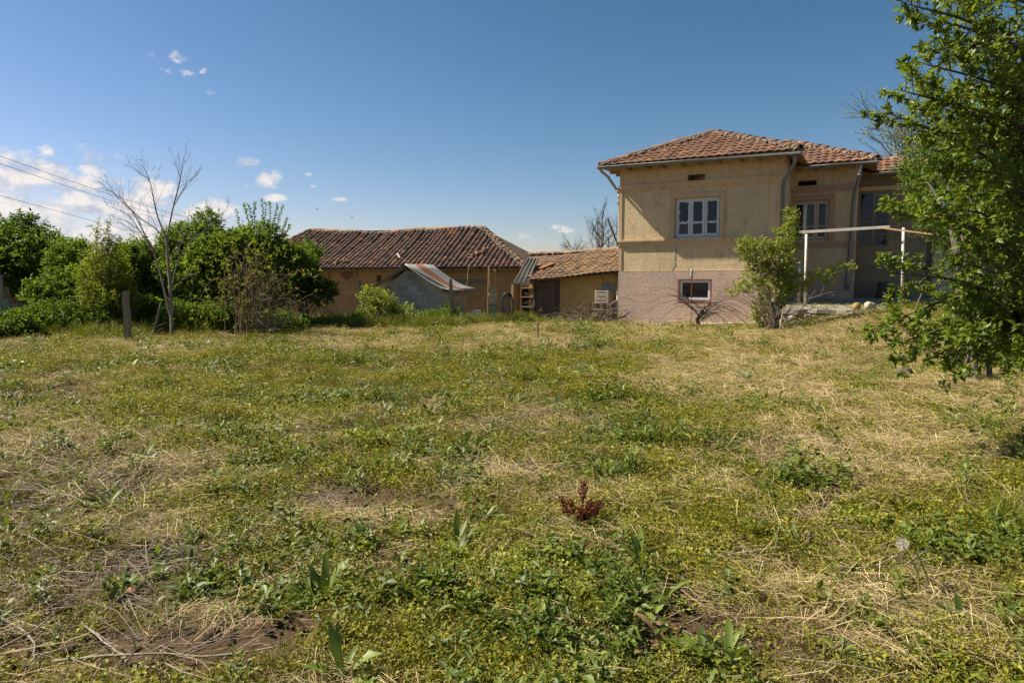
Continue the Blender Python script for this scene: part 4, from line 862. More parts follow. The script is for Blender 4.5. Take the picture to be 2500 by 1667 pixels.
def junk():
    g = np.random.default_rng(8)
    # coil of hose on a post
    O = at(1238, 797, 22.9); O[2] = float(gz(O[0], O[1])); m = MB(); m.box((-0.06, -0.05, -0.3), (0.06, 0.05, 1.2)); p = m.build('short_post', 'wood_grey', None, False, Matrix.Translation(O)); tag(p, 'grey post hung with loops of dark hose near the barn corner', 'post')
    m = MB()
    for k in range(9):
        a = np.linspace(0, 2 * math.pi, 18); rx = g.uniform(0.1, 0.24); rz = g.uniform(0.35, 0.5); m.tube(np.stack([rx * np.cos(a) + g.normal() * 0.03, -0.09 - 0.012 * k + 0.0 * a, 1.12 - rz + rz * np.sin(a)], 1), 0.011, 5, 0.5, False)
    tag(m.build('hose_coil', 'black', None, True, Matrix.Translation(O)), 'tangled loops of dark hose hanging on a grey post', 'hose')
    # rusty board heap: pale mat over boards
    O = gp(1175, 796); h = empty('board_heap', O, R(-10), 'low heap of grey boards and sacking in the grass by the fence', 'boards')
    for i in range(5): MB().bar((-0.55 + 0.1 * i, -0.2 + 0.1 * i, 0.1 + 0.03 * i), (0.5 + 0.05 * i, 0.1 + 0.08 * i, 0.14 + 0.03 * i), 0.17, 0.025).build('board', 'wood_grey', h)
    V = []; n = 10
    for i in range(n):
        for j in range(5): V.append((-0.1 + 0.75 * i / (n - 1), -0.32 + 0.42 * j / 4, 0.27 - 0.10 * (1 - j / 4) ** 2 + 0.03 * math.sin(i * 1.3 + j) - 0.12 * (i / n) ** 3))
    m = MB(); m.add(V, [(i * 5 + j, (i + 1) * 5 + j, (i + 1) * 5 + j + 1, i * 5 + j + 1) for i in range(n - 1) for j in range(4)]); o = m.build('sacking', 'twig_grey', h, True); o.modifiers.new('s', 'SOLIDIFY').thickness = 0.02
    m = MB(); m.box((-0.35, 0.15, 0.18), (-0.05, 0.22, 0.52)); m.build('painted_board', 'paint_blue', h)
    # white crate frame and rickety chair beside the downpipe
    O = hw(-0.62, 0.05); h = empty('wooden_rack', O, -A, 'rickety weathered wooden stand beside the house downpipe', 'stand')
    for x, y in ((-0.28, -0.1), (0.22, -0.1), (-0.28, 0.2), (0.22, 0.2)): MB().bar((x, y, -0.1), (x + 0.04, y, 0.72), 0.05, 0.05).build('leg', 'wood_grey', h)
    for z in (0.3, 0.5, 0.72):
        m = MB(); m.box((-0.32, -0.14, z), (0.3, 0.24, z + 0.03)); m.build('shelf_board', 'wood_grey', h)
    h2 = empty('crate', O + np.array([0, 0, 0.76]), -A + 0.05, 'white painted wooden crate on the rickety stand', 'crate')
    for z in (0, 0.14, 0.28): m = MB(); frame_boxes(m, -0.2, 0.24, z, z + 0.11, 0.03, -0.12, -0.1); m.build('slat', 'white', h2)
    for x in (-0.2, 0.2): MB().box((x, -0.099, 0), (x + 0.04, 0.15, 0.4)).build('side_board', 'white', h2)
    # stump, pot, boulder, log on the terrace
    O = hw(7.75, 4.2, 0.905); m = MB(); a = 14; m.lathe([(0.30, 0), (0.27, 0.1), (0.24, 0.3), (0.235, 0.52), (0.2, 0.53)], (0, 0, 0), a); tag(m.build('tree_stump', 'bark', None, True, Matrix.Translation(O)), 'thick dark stump standing on the terrace below the tall window', 'stump')
    O = hw(8.25, 3.9, 0.905); m = MB(); m.lathe([(0.10, 0), (0.15, 0.2), (0.17, 0.2), (0.17, 0.24), (0.145, 0.24), (0.13, 0.18)], (0, 0, 0), 14); tag(m.build('flower_pot', 'terracotta', None, True, Matrix.Translation(O)), 'small pinkish flower pot beside the dark stump', 'flower pot')
    O = hw(7.35, -1.15, 0.82); m = MB(); rock(m, (0, 0, 0), 0.135, 5, 0.8, 3, (1.1, 0.9, 0.78)); tag(m.build('boulder', 'pale_concrete', None, True, Matrix.Translation(O)), 'smooth round pale boulder on the corner of the terrace', 'boulder')
    O = hw(7.02, -1.2, 0.79); m = MB(); m.tube(wiggle((-0.05, -0.1, 0), (0.1, 0.14, 0.0), 5, 0.01, g), [0.09, 0.105, 0.1, 0.09, 0.06], 9); tag(m.build('log', 'fungus', None, True, Matrix.Translation(O)), 'short yellowish cut log beside the smooth boulder', 'log')
    # loose concrete block by the pavement
    O = hw(3.55, -1.0); O[2] = float(gz(O[0], O[1])); m = MB(); m.box((-0.22, -0.12, -0.05), (0.22, 0.12, 0.15)); tag(m.build('concrete_block', 'concrete', None, False, Matrix.Translation(O) @ Matrix.Rotation(-A + 0.1, 4, 'Z')), 'loose concrete block lying in the grass by the pavement', 'block')
    # blue bag, plastic jug in the bush
    O = at(1891, 752, 17.4); m = MB(); rock(m, (0, 0, 0), 0.07, 9, 0.5, 2, (0.6, 0.6, 1.9)); tag(m.build('plastic_bag', 'blue_plastic', None, True, Matrix.Translation(O)), 'bright blue plastic bag caught in the bush stems', 'bag')
    O = gp(1903, 818); h = empty('broken_pipe', O, 0, 'whitish broken pipe end lying at the foot of the bush', 'pipe'); m = MB(); m.tube([(-0.06, -0.06, 0.03), (0.02, 0.05, 0.1), (0.12, 0.2, 0.4), (0.16, 0.25, 0.62)], [0.035, 0.025, 0.02, 0.014], 10); m.build('tube', 'wood_grey', h, True)
    m = MB(); m.lathe([(0.05, 0), (0.055, 0.04), (0.035, 0.08)], (-0.09, -0.1, 0.0), 12); m.build('collar', 'white', h, True)
    # thin rod with an insulator
    O = hw(2.62, -1.05); O[2] = float(gz(O[0], O[1])); h = empty('rod', O, 0, 'thin rusty rod topped by a grey insulator before the basement window', 'rod'); m = MB(); m.tube([(0, 0, -0.1), (0.01, 0, 0.9), (0.0, 0, 1.62)], 0.012, 6); m.build('shaft', 'rust', h)
    m = MB(); m.lathe([(0.025, 1.52), (0.04, 1.56), (0.05, 1.6), (0.04, 1.64), (0.05, 1.68), (0.042, 1.72), (0.048, 1.77), (0.03, 1.8)], (0, 0, 0), 12); m.build('insulator', 'zinc_light', h, True)
    # washing line frame
    O = hw(6.3, -0.5, 0.72); h = empty('washing_line', O, -A, 'white painted washing line frame standing on the terrace', 'frame')
    def loc(px, py, s):
        r = px_dir(px, py); k = (s - (CAM - H) @ E2) / (r @ E2); P = CAM + r * k - O; return Vector((P @ E1, P @ E2, P[2]))
    for (x, y0, y1, xt) in ((1965, 748, 572, 1969), (2202, 742, 556, 2206)):
        m = MB(); m.tube([loc(x, y0 + 6, -0.5), loc(xt, y1, -0.5)], 0.036, 8); m.build('post', 'white', h, True)
    m = MB(); m.bar(loc(1952, 567, -0.5), loc(2172, 554, -0.5), 0.05, 0.075); m.build('beam', 'white', h)
    m = MB(); m.bar(loc(2150, 556, -0.5), loc(2500, 600, -2.2), 0.035, 0.04); m.build('rail', 'rust_light', h)
    m = MB(); m.tube([loc(1949, 748, 0.2), loc(1953, 640, 0.2)], 0.045, 8); tag(m.build('short_pole', 'zinc_light', None, True, Matrix.Translation(O) @ Matrix.Rotation(-A, 4, 'Z')), 'short grey pole standing behind the washing line post', 'pole')
    # a slanting rope/stick on the right
    m = MB(); m.tube([gp(2196, 785), at(2252, 712, 17.0)], 0.013, 5); tag(m.build('slanting_stick', 'twig', None, True), 'thin straight stick slanting up in front of the terrace', 'stick')
    # small stump in the straw
    O = gp(2212, 838); m = MB(); m.lathe([(0.13, -0.05), (0.12, 0.05), (0.1, 0.16), (0.07, 0.17)], (0, 0, 0), 11); tag(m.build('tree_stump', 'bark', None, True, Matrix.Translation(O)), 'small sawn stump low in the straw under the plum branches', 'stump')
junk()
def cables():
    for k, (pts, lab) in enumerate(((((-200, 312), (0, 381), (250, 470), (420, 523), (600, 568)), 'topmost dark cable crossing the clouds'), (((-200, 335), (0, 399), (250, 485), (420, 535), (600, 577)), 'middle dark cable crossing the clouds'), (((-200, 426), (0, 477), (220, 538), (300, 560), (420, 583)), 'lowest dark cable passing behind the bare tree'))):
        dd = (26, 30, 38, 46, 58); P = np.array([at(p[0], p[1], d) for p, d in zip(pts, dd)])
        f = np.linspace(0, 4, 41); Q = np.stack([np.interp(f, range(5), P[:, i]) for i in range(3)], 1)
        for _ in range(30): Q[1:-1] = (Q[:-2] + Q[1:-1] * 2 + Q[2:]) / 4
        m = MB(); m.tube(Q, 0.010, 5); tag(m.build('power_cable', 'cable', None, True), lab, 'cable')
    for (px, py, d, s, lab) in ((775, 511, 45, 0.55, 'distant small bird gliding level with wings flat above the barn'), (859, 530, 45, 0.5, 'distant small bird banking with raised wing above the barn ridge')):
        O = at(px, py, d); b = MB(); b.tube([(-0.08, 0, 0), (-0.03, 0, 0.005), (0.03, 0, 0.005), (0.08, 0, 0)], [0.005, 0.022, 0.02, 0.006], 6); tilt = R(8) if px < 800 else R(48)
        ob = b.build('bird', 'black', None, True, Matrix.Translation(O) @ Matrix.Rotation(tilt, 4, 'Y')); tag(ob, lab, 'bird')
        for sg in (-1, 1):
            w = MB(); w.add([(0.03, 0, 0.01), (-0.03, 0, 0.01), (-0.06, sg * s * 0.25, 0.03), (-0.01, sg * s * 0.22, 0.03)], [(0, 1, 2, 3)]); w.build('wing', 'black', ob)
        w = MB(); w.add([(-0.07, 0.005, 0), (-0.07, -0.005, 0), (-0.13, -0.025, 0), (-0.13, 0.025, 0)], [(0, 1, 2, 3)]); w.build('tail', 'black', ob)
cables()

# ------------------------------------------------------------------ trees and bushes
def smooth_path(P, n):
    P = np.asarray(P, float); k = len(P); f = np.linspace(0, k - 1, n); out = np.zeros((n, 3))
    for i, t in enumerate(f):
        j = min(int(t), k - 2); u = t - j
        p0 = P[max(j - 1, 0)]; p1 = P[j]; p2 = P[j + 1]; p3 = P[min(j + 2, k - 1)]
        out[i] = 0.5 * (2 * p1 + (p2 - p0) * u + (2 * p0 - 5 * p1 + 4 * p2 - p3) * u * u + (3 * p1 - p0 - 3 * p2 + p3) * u ** 3)
    return out
def twigs_on(mb, P, r0, g, n, L0, n2=0, up=0.35, out=None, start=0.3, sides=4, spread=0.9):
    """side twigs on a limb path; returns tip list"""
    K = len(P); tips = []
    for i in range(n):
        f = start + (1 - start) * (i + g.random()) / n; j = min(int(f * (K - 1)), K - 2); p = P[j] + (P[j + 1] - P[j]) * (f * (K - 1) - j)
        d = unit(P[j + 1] - P[j]); s = unit(np.cross(d, g.normal(size=3))); v = unit(d * 0.75 + s * spread + np.array([0, 0, up]))
        L_ = L0 * (1.15 - 0.75 * f) * g.uniform(0.6, 1.2); m1 = p + v * L_ * 0.5 + g.normal(size=3) * L_ * 0.05; q = p + v * L_ + np.array([0, 0, up * L_ * 0.25]) + g.normal(size=3) * L_ * 0.08
        r = max(r0 * (1 - 0.7 * f) * 0.4, 0.004); mb.tube([p, m1, q], [r, r * 0.75, r * 0.35], sides, 0.5, False)
        tw = np.array([p, m1, q]); tips.append(tw)
        if n2: tips += twigs_on(mb, tw, r, g, n2, L_ * 0.55, 0, up, None, 0.25, 3, spread)
    return tips
def cluster_leaves(C, D, L_, per, ll, lw, g, spread=0.7, upn=0.8, lpos=0.15, tint0=None, jitter=0.5):
    """C cluster bases, D twig directions, L_ twig lengths -> leaf arrays"""
    k = len(C); idx = np.repeat(np.arange(k), per); n = len(idx); f = lpos + (1 - lpos) * g.random(n)
    P = C[idx] + D[idx] * (L_[idx] * f)[:, None]
    lat = unit(np.cross(D[idx], g.normal(size=(n, 3)))); d = unit(D[idx] * 0.55 + lat * spread + np.array([0, 0, -0.1]) + g.normal(size=(n, 3)) * 0.2)
    nn = unit(np.array([0, 0, upn]) + g.normal(size=(n, 3)) * 0.55)
    ln = ll * g.uniform(0.6, 1.25, n); tint = np.clip((g.random(k)[idx] if tint0 is None else tint0[idx]) * (1 - jitter) + g.random(n) * jitter, 0, 1)
    return P, d, nn, ln, ln * lw * g.uniform(0.8, 1.15, n), tint
def in_lobes(lobes, n, g, shell=0.55):
    vol = np.array([l[3] * l[4] * l[5] for l in lobes]) ** 0.8; pick = g.choice(len(lobes), n, p=vol / vol.sum()); Lb = np.array(lobes)[pick]
    u = rand_unit(n, g); r = g.random(n) ** (1 / 3); r = np.where(g.random(n) < shell, g.uniform(0.78, 1.05, n), r)
    bump = 0.82 + 0.36 * vnoise(u[:, 0] * 2.3 + pick * 5, u[:, 1] * 2.3 + u[:, 2] * 1.9, 1.0, 4)
    P = Lb[:, :3] + u * Lb[:, 3:6] * (r * bump)[:, None]; return P, unit(u / Lb[:, 3:6]), r
def bush(name, label, cat, base, lobes, ncl, per, ll, lw, mat, seed, nst=10, twig=0.28, up=0.5, stemr=0.03, bark='bark', group=None, crown='crown', trunk='trunk', shell=0.55, detail=0, zmin=0.03, spread=0.7):
    """lobes relative to base (metres)"""
    g = np.random.default_rng(seed); base = np.asarray(base, float); h = empty(name, base, 0, label, cat, group)
    P, U, r = in_lobes(lobes, ncl, g, shell)
    wz = base[2] + P[:, 2]; keep = wz > gz(base[0] + P[:, 0], base[1] + P[:, 1]) + zmin; P, U, r = P[keep], U[keep], r[keep]
    D = unit(U + np.array([0, 0, up]) + g.normal(size=P.shape) * 0.45); Ls = twig * g.uniform(0.6, 1.4, len(P))
    lt = fbm(P[:, 0] + 9, P[:, 2] + P[:, 1] * 0.7, 1.1, seed % 7, 3); lt = np.clip((lt - 0.25) * 1.9, 0, 1)
    V, T, tt = leaf_geo(*cluster_leaves(P - D * (Ls * 0.5)[:, None], D, Ls, per, ll, lw, g, spread, tint0=lt, jitter=0.55), detail)
    link(crown, tri_mesh(crown, V, T, tt, M[mat]), h)
    mb = MB(); ids = g.choice(len(P), min(nst, len(P)), replace=False); ctr = np.mean([l[:3] for l in lobes], axis=0)
    for i in ids:
        q = P[i]; b = np.array([g.normal() * stemr * 3, g.normal() * stemr * 3, -0.1]); mid = b * 0.5 + q * 0.5 + np.array([0, 0, 0.12 * q[2]]) - 0.15 * np.array([q[0], q[1], 0]) + g.normal(size=3) * 0.05
        path = smooth_path([b, mid, q], 8); mb.tube(path, np.linspace(stemr * g.uniform(0.6, 1.1), 0.005, 8), 5, 0.5, False)
        twigs_on(mb, path, stemr * 0.6, g, 4, 0.45, 0)
    sel = g.choice(len(P), min(len(P), ncl // 4), replace=False)
    for i in sel: mb.tube([P[i] - D[i] * Ls[i] * 0.6, P[i] + D[i] * Ls[i] * 0.5], [0.006, 0.003], 3, 0.5, False)
    mb.build(trunk, bark, h); return h
def rel_lobes(depth, items, base):
    """items: (px,py,rx_px,ry_px,depth offset, depth radius) -> lobes relative to base"""
    out = []
    for (px, py, rx, ry, dd, rd) in items:
        d = depth + dd; c = at(px, py, d) - base; out.append((c[0], c[1], c[2], rx / F * d, rd, ry / F * d))
    return out

def left_hedge():
    # far dark tree
    b = gp(70, 800); b = at(70, 770, 24.0); b[2] = 0
    bush('broadleaf_tree', 'dark dense tree rising behind the crumbling brick wall', 'tree', b, rel_lobes(24, [(40, 610, 70, 75, 0, 1.2), (110, 640, 55, 75, -0.3, 1.0), (20, 680, 70, 70, -0.4, 1.1), (62, 555, 26, 35, 0, 0.5), (100, 700, 80, 60, -0.2, 1.0), (-60, 620, 80, 90, 0, 1.3)], b), 2600, 11, 0.15, 0.42, 'lf_dark', 1, 18, 0.4, group=None)
    b = at(190, 780, 20); b[2] = 0
    bush('leafy_bush', 'broad leafy bush between the crumbling wall and the lone brown post', 'bush', b, rel_lobes(20, [(180, 660, 60, 60, 0.3, 0.8), (150, 720, 75, 55, -0.5, 0.7), (110, 745, 55, 40, -0.8, 0.5), (215, 720, 60, 60, -0.5, 0.7), (175, 610, 40, 22, 0.4, 0.5)], b), 2000, 11, 0.115, 0.42, 'lf_mid', 2, 12, 0.32)
    b = gp(262, 815)
    bush('upright_shrub', 'tall slender yellowish shrub with wispy upright shoots', 'shrub', b, rel_lobes(18.2, [(275, 680, 40, 70, 0, 0.5), (250, 640, 28, 45, 0, 0.4), (245, 750, 50, 60, 0, 0.6), (220, 690, 25, 60, 0.2, 0.4), (295, 740, 40, 60, -0.1, 0.5), (240, 588, 7, 45, 0, 0.12), (267, 585, 6, 50, 0, 0.12), (283, 610, 7, 38, 0, 0.12), (228, 612, 7, 30, 0.1, 0.12), (254, 605, 7, 35, 0.1, 0.12)], b), 1500, 10, 0.085, 0.34, 'lf_yel', 3, 30, 0.34, up=1.3, stemr=0.016, shell=0.25)
    b = at(335, 790, 19.5); b[2] = 0
    bush('leafy_bush', 'rounded green bush behind the lone brown post', 'bush', b, rel_lobes(19.5, [(335, 640, 50, 55, 0.2, 0.8), (330, 700, 60, 60, 0, 0.8), (345, 760, 55, 45, -0.4, 0.7), (380, 760, 45, 45, -0.3, 0.6)], b), 1700, 11, 0.115, 0.4, 'lf_mid', 4, 12, 0.32)
    b = at(480, 790, 20); b[2] = 0
    bush('broadleaf_tree', 'large spreading green tree behind the leafless tree', 'tree', b, rel_lobes(20, [(470, 600, 65, 55, 0.3, 0.9), (505, 555, 28, 38, 0.2, 0.5), (430, 620, 45, 50, 0.2, 0.7), (535, 630, 70, 65, 0, 1.0), (480, 680, 90, 65, -0.2, 1.0), (470, 760, 90, 50, -0.6, 0.8), (580, 600, 45, 35, 0, 0.6)], b), 3400, 11, 0.115, 0.38, 'lf_mid', 5, 18, 0.36)
    b = at(640, 790, 20.5); b[2] = 0
    h = bush('plum_shrub', 'bushy plum shrub with stiff leafy shoots standing up', 'shrub', b, rel_lobes(20.5, [(640, 585, 55, 38, 0, 0.7), (625, 650, 80, 60, 0, 0.9), (690, 650, 60, 55, 0.2, 0.8), (720, 640, 45, 35, 0.3, 0.5), (600, 740, 80, 55, -0.2, 0.8)], b), 2900, 11, 0.095, 0.42, 'lf_mid', 6, 16, 0.32)
    g = np.random.default_rng(66); C = []; D = []; Ls = []; mb = MB()
    for (x0, y0, x1, y1) in ((600, 600, 578, 515), (610, 590, 596, 500), (622, 590, 607, 503), (630, 585, 622, 498), (640, 585, 640, 488), (645, 585, 650, 500), (655, 585, 660, 497), (660, 590, 676, 502), (670, 590, 690, 507), (675, 600, 700, 535), (680, 605, 707, 553), (590, 610, 577, 560)):
        a = at(x0, y0, 20.4 + g.normal() * 0.2) - b; q = at(x1, y1, 20.4 + g.normal() * 0.25) - b; path = smooth_path([a, (a + q) / 2 + g.normal(size=3) * 0.04, q], 9); mb.tube(path, np.linspace(0.012, 0.004, 9), 4, 0.5, False)
        for f in np.linspace(0.1, 1, 16): j = min(int(f * 8), 7); C.append(path[j] + (path[j + 1] - path[j]) * (f * 8 - j)); D.append(unit(path[j + 1] - path[j])); Ls.append(0.05)
    V, T, tt = leaf_geo(*cluster_leaves(np.array(C), np.array(D), np.array(Ls), 7, 0.075, 0.5, g, 1.0), 0); link('shoot_leaves', tri_mesh('shoot_leaves', V, T, tt, M['lf_mid']), h); mb.build('shoot', 'twig', h)
    # elder on the right end of the hedge, hanging against the barn
    b = at(745, 785, 21.8); b[2] = 0
    bush('elder_bush', 'glossy elder bush hanging over the dark thicket against the barn wall', 'bush', b, rel_lobes(21.8, [(715, 640, 45, 45, 0, 0.6), (690, 700, 60, 50, -0.4, 0.6), (775, 712, 42, 28, -0.2, 0.5), (740, 690, 40, 35, -0.2, 0.5), (800, 705, 22, 20, -0.2, 0.3), (760, 615, 26, 20, 0.4, 0.4), (735, 660, 40, 30, 0, 0.5)], b), 1900, 11, 0.10, 0.42, 'lf_dark', 7, 10, 0.3)
    # low dark undergrowth at the hedge foot: single bushes
    for i, (px, py, dp, w, hh, mt, lab) in enumerate(((130, 790, 17.6, 95, 45, 'lf_dark', 'low dark bush at the hedge foot beside the lone brown post'), (30, 815, 16.6, 55, 42, 'lf_mid', 'low weedy bush below the leaning rusty post'), (235, 800, 17.8, 60, 38, 'lf_dark', 'low shaded bush under the slender yellowish shrub'),
                                                     (440, 795, 18.3, 50, 48, 'lf_mid', 'low bright bush at the foot of the leafless tree'), (530, 790, 18.6, 60, 45, 'lf_dark', 'low dark bush beside the bare canes'), (655, 800, 18.8, 85, 28, 'lf_dark', 'low shaded bush under the bare canes'))):
        b = at(px, py + 20, dp); b[2] = float(gz(b[0], b[1]))
        bush('low_bush', lab, 'bush', b, rel_lobes(dp, [(px, py - 10, w, hh, 0, 0.55), (px + w * 0.5, py, w * 0.6, hh * 0.8, 0.1, 0.45), (px - w * 0.5, py, w * 0.6, hh * 0.7, -0.1, 0.45)], b), 900, 11, 0.08, 0.4, mt, 70 + i, 8, 0.28, up=0.8, stemr=0.012)
    # far trees that close the gaps along the skyline
    for i, (px, w, hh, lab) in enumerate(((330, 90, 40, 'distant pale green tree seen through the hedge gap'), (560, 90, 45, 'distant green tree behind the large spreading tree'), (200, 110, 45, 'distant green tree behind the broad leafy bush'))):
        b = at(px, 700, 38); b[2] = 0; bush('far_tree', lab, 'tree', b, rel_lobes(38, [(px, 670, w, hh, 0, 1.8), (px + w * 0.5, 685, w * 0.7, hh * 0.7, 0, 1.5), (px - w * 0.5, 685, w * 0.7, hh * 0.7, 0, 1.5)], b), 900, 9, 0.22, 0.45, 'lf_dark', 90 + i, 8, 0.5)
left_hedge()

def bare_canes():
    g = np.random.default_rng(5); b = gp(610, 822); h = empty('bramble_thicket', b, 0, 'thicket of bare reddish canes arching over before the green shrubs', 'thicket')
    mb = MB(); z3 = lambda x, y: (x * 0.3252, 350 + y * 0.3252)
    for i in range(52):
        x0 = g.normal() * 0.28; y0 = g.normal() * 0.25; ang = g.uniform(-1, 1); hgt = g.uniform(1.2, 2.9) * (1 - 0.35 * abs(ang)); reach = ang * g.uniform(0.5, 1.9)
        p = [np.array([x0, y0, -0.05]), np.array([x0 + reach * 0.15, y0 + g.normal() * 0.1, hgt * 0.55]), np.array([x0 + reach * 0.55, y0 + g.normal() * 0.25 - 0.1, hgt * 0.92]), np.array([x0 + reach, y0 + g.normal() * 0.4 - 0.15, hgt * g.uniform(0.55, 1.05)])]
        path = smooth_path(p, 12); mb.tube(path, np.linspace(g.uniform(0.008, 0.013), 0.0035, 12), 4, 0.5, False)
        if g.random() < 0.7: twigs_on(mb, path, 0.012, g, 5, 0.5, 1, 0.1)
    mb.build('cane', 'cane', h)
    mb = MB()
    for i in range(26):                                  # pale drooping runners on the right
        a = np.array([g.uniform(-0.1, 0.3), g.uniform(-0.3, 0.1), g.uniform(0.2, 1.2)]); L_ = g.uniform(0.6, 1.7); q = a + np.array([L_, g.normal() * 0.3 - 0.2, g.uniform(-0.5, 0.7)]); mid = (a + q) / 2 + np.array([0, 0, -0.18 * L_]); path = smooth_path([a, mid, q], 9)
        mb.tube(path, np.linspace(0.010, 0.004, 9), 4, 0.5, False); twigs_on(mb, path, 0.008, g, 4, 0.35, 0, 0.2)
    mb.build('runner', 'twig', h)
    P = np.stack([g.normal(size=420) * 0.75, g.normal(size=420) * 0.3, g.uniform(0.3, 2.6, 420)], 1); D = rand_unit(420, g)
    V, T, tt = leaf_geo(*cluster_leaves(P, D, np.full(420, 0.25), 7, 0.07, 0.45, g), 0); link('leaves', tri_mesh('leaves', V, T, tt, M['lf_yel']), h)
bare_canes()

def bare_tree():
    z3 = lambda x, y: (x * 0.3252, 350 + y * 0.3252); b = gp(420, 830); d0 = 17.3; g = np.random.default_rng(12)
    h = empty('bare_tree', b, 0, 'leafless young tree with spreading grey branches against the clouds', 'tree')
    limbs = [([(1290, 1490), (1282, 1150), (1265, 950), (1250, 720)], 0.075, 0.045, 0, 0), ([(1250, 720), (1300, 480), (1340, 330), (1365, 200), (1378, 105)], 0.04, 0.007, 0.2, 16), ([(1250, 720), (1180, 540), (1150, 400), (1120, 270), (1065, 160)], 0.035, 0.006, -0.3, 13),
             ([(1240, 745), (1180, 650), (1050, 560), (940, 450), (870, 380), (760, 340)], 0.035, 0.006, 0.3, 16), ([(1285, 1330), (1210, 1010), (1150, 800), (1090, 690), (1000, 520), (900, 430), (800, 290)], 0.045, 0.006, -0.2, 18), ([(1150, 800), (1050, 660), (960, 540), (790, 460)], 0.024, 0.005, -0.5, 11),
             ([(1280, 1150), (1330, 900), (1450, 720), (1580, 620), (1720, 465)], 0.028, 0.005, -0.4, 13), ([(1300, 480), (1400, 320), (1495, 220)], 0.02, 0.005, 0.4, 8), ([(1265, 900), (1340, 790), (1400, 640), (1420, 480)], 0.018, 0.005, 0.5, 8), ([(1180, 640), (1120, 520), (1080, 420)], 0.014, 0.004, 0.4, 5), ([(1120, 270), (1060, 230), (975, 165)], 0.014, 0.004, -0.4, 6), ([(1290, 1090), (1400, 1000), (1440, 960)], 0.014, 0.004, -0.6, 4), ([(1050, 700), (980, 650), (905, 590)], 0.012, 0.004, -0.4, 6)]
    for k, (pts, r0, r1, off, nt) in enumerate(limbs):
        n = len(pts); P = [at(*z3(*p), d0 + off * (i / (n - 1))) - b for i, p in enumerate(pts)]; path = smooth_path(P, 14); mb = MB(); mb.tube(path, np.linspace(r0 * 0.58, r1 * 0.7, 14), 6, 0.5)
        if nt: twigs_on(mb, path, r0 * 0.42, g, nt, 0.95 if r0 > 0.025 else 0.5, 2, 0.35, start=0.25, spread=0.8)
        mb.build('trunk' if k == 0 else 'branch', 'bark_pale', h)
bare_tree()
def twiggy_tree(name, label, base, height, seed, r0=0.12, leaf=None, wide=0.6, levels=4):
    g = np.random.default_rng(seed); h = empty(name, base, 0, label, 'tree'); mb = MB(); tips = []
    def rec(p, d, L_, r, lv):
        m1 = p + d * L_ * 0.5 + g.normal(size=3) * L_ * 0.05; q = p + d * L_ + g.normal(size=3) * L_ * 0.07; mb.tube([p, m1, q], [r, r * 0.85, r * 0.68], 5 if lv > 1 else 3, 0.5, False)
        if lv == 0: tips.append((q, d)); return
        for k in range(int(g.integers(3, 5)) if lv < levels else 5):
            f = g.uniform(0.35, 1.0); s = unit(np.cross(d, g.normal(size=3))); nd = unit(d * 0.9 + s * wide + np.array([0, 0, 0.22])); rec(p + (q - p) * f, nd, L_ * g.uniform(0.55, 0.75), max(r * 0.55, 0.004), lv - 1)
        rec(q, unit(d + g.normal(size=3) * 0.15), L_ * 0.7, r * 0.66, lv - 1)
    rec(np.array([0, 0, -0.2]), np.array([0, 0, 1.0]), height * 0.36, r0, levels); mb.build('trunk', 'bark', h)
    if leaf:
        C = np.array([t[0] for t in tips]); D = np.array([t[1] for t in tips]); V, T, tt = leaf_geo(*cluster_leaves(C - D * 0.3, D, np.full(len(C), 0.45), leaf[0], leaf[1], 0.45, g), 0); link('crown', tri_mesh('crown', V, T, tt, M[leaf[2]]), h)
b = at(1452, 640, 33); b[2] = 0; twiggy_tree('bare_tree', 'grey leafless tree peeping over the outbuilding roof', b, 5.6, 4, 0.07, None, 0.85, 5)
b = at(2330, 600, 31); b[2] = 0.4; twiggy_tree('budding_tree', 'tall thin-twigged tree in bud behind the house', b, 12.5, 8, 0.11, (3, 0.11, 'lf_pale'), 0.62, 5)

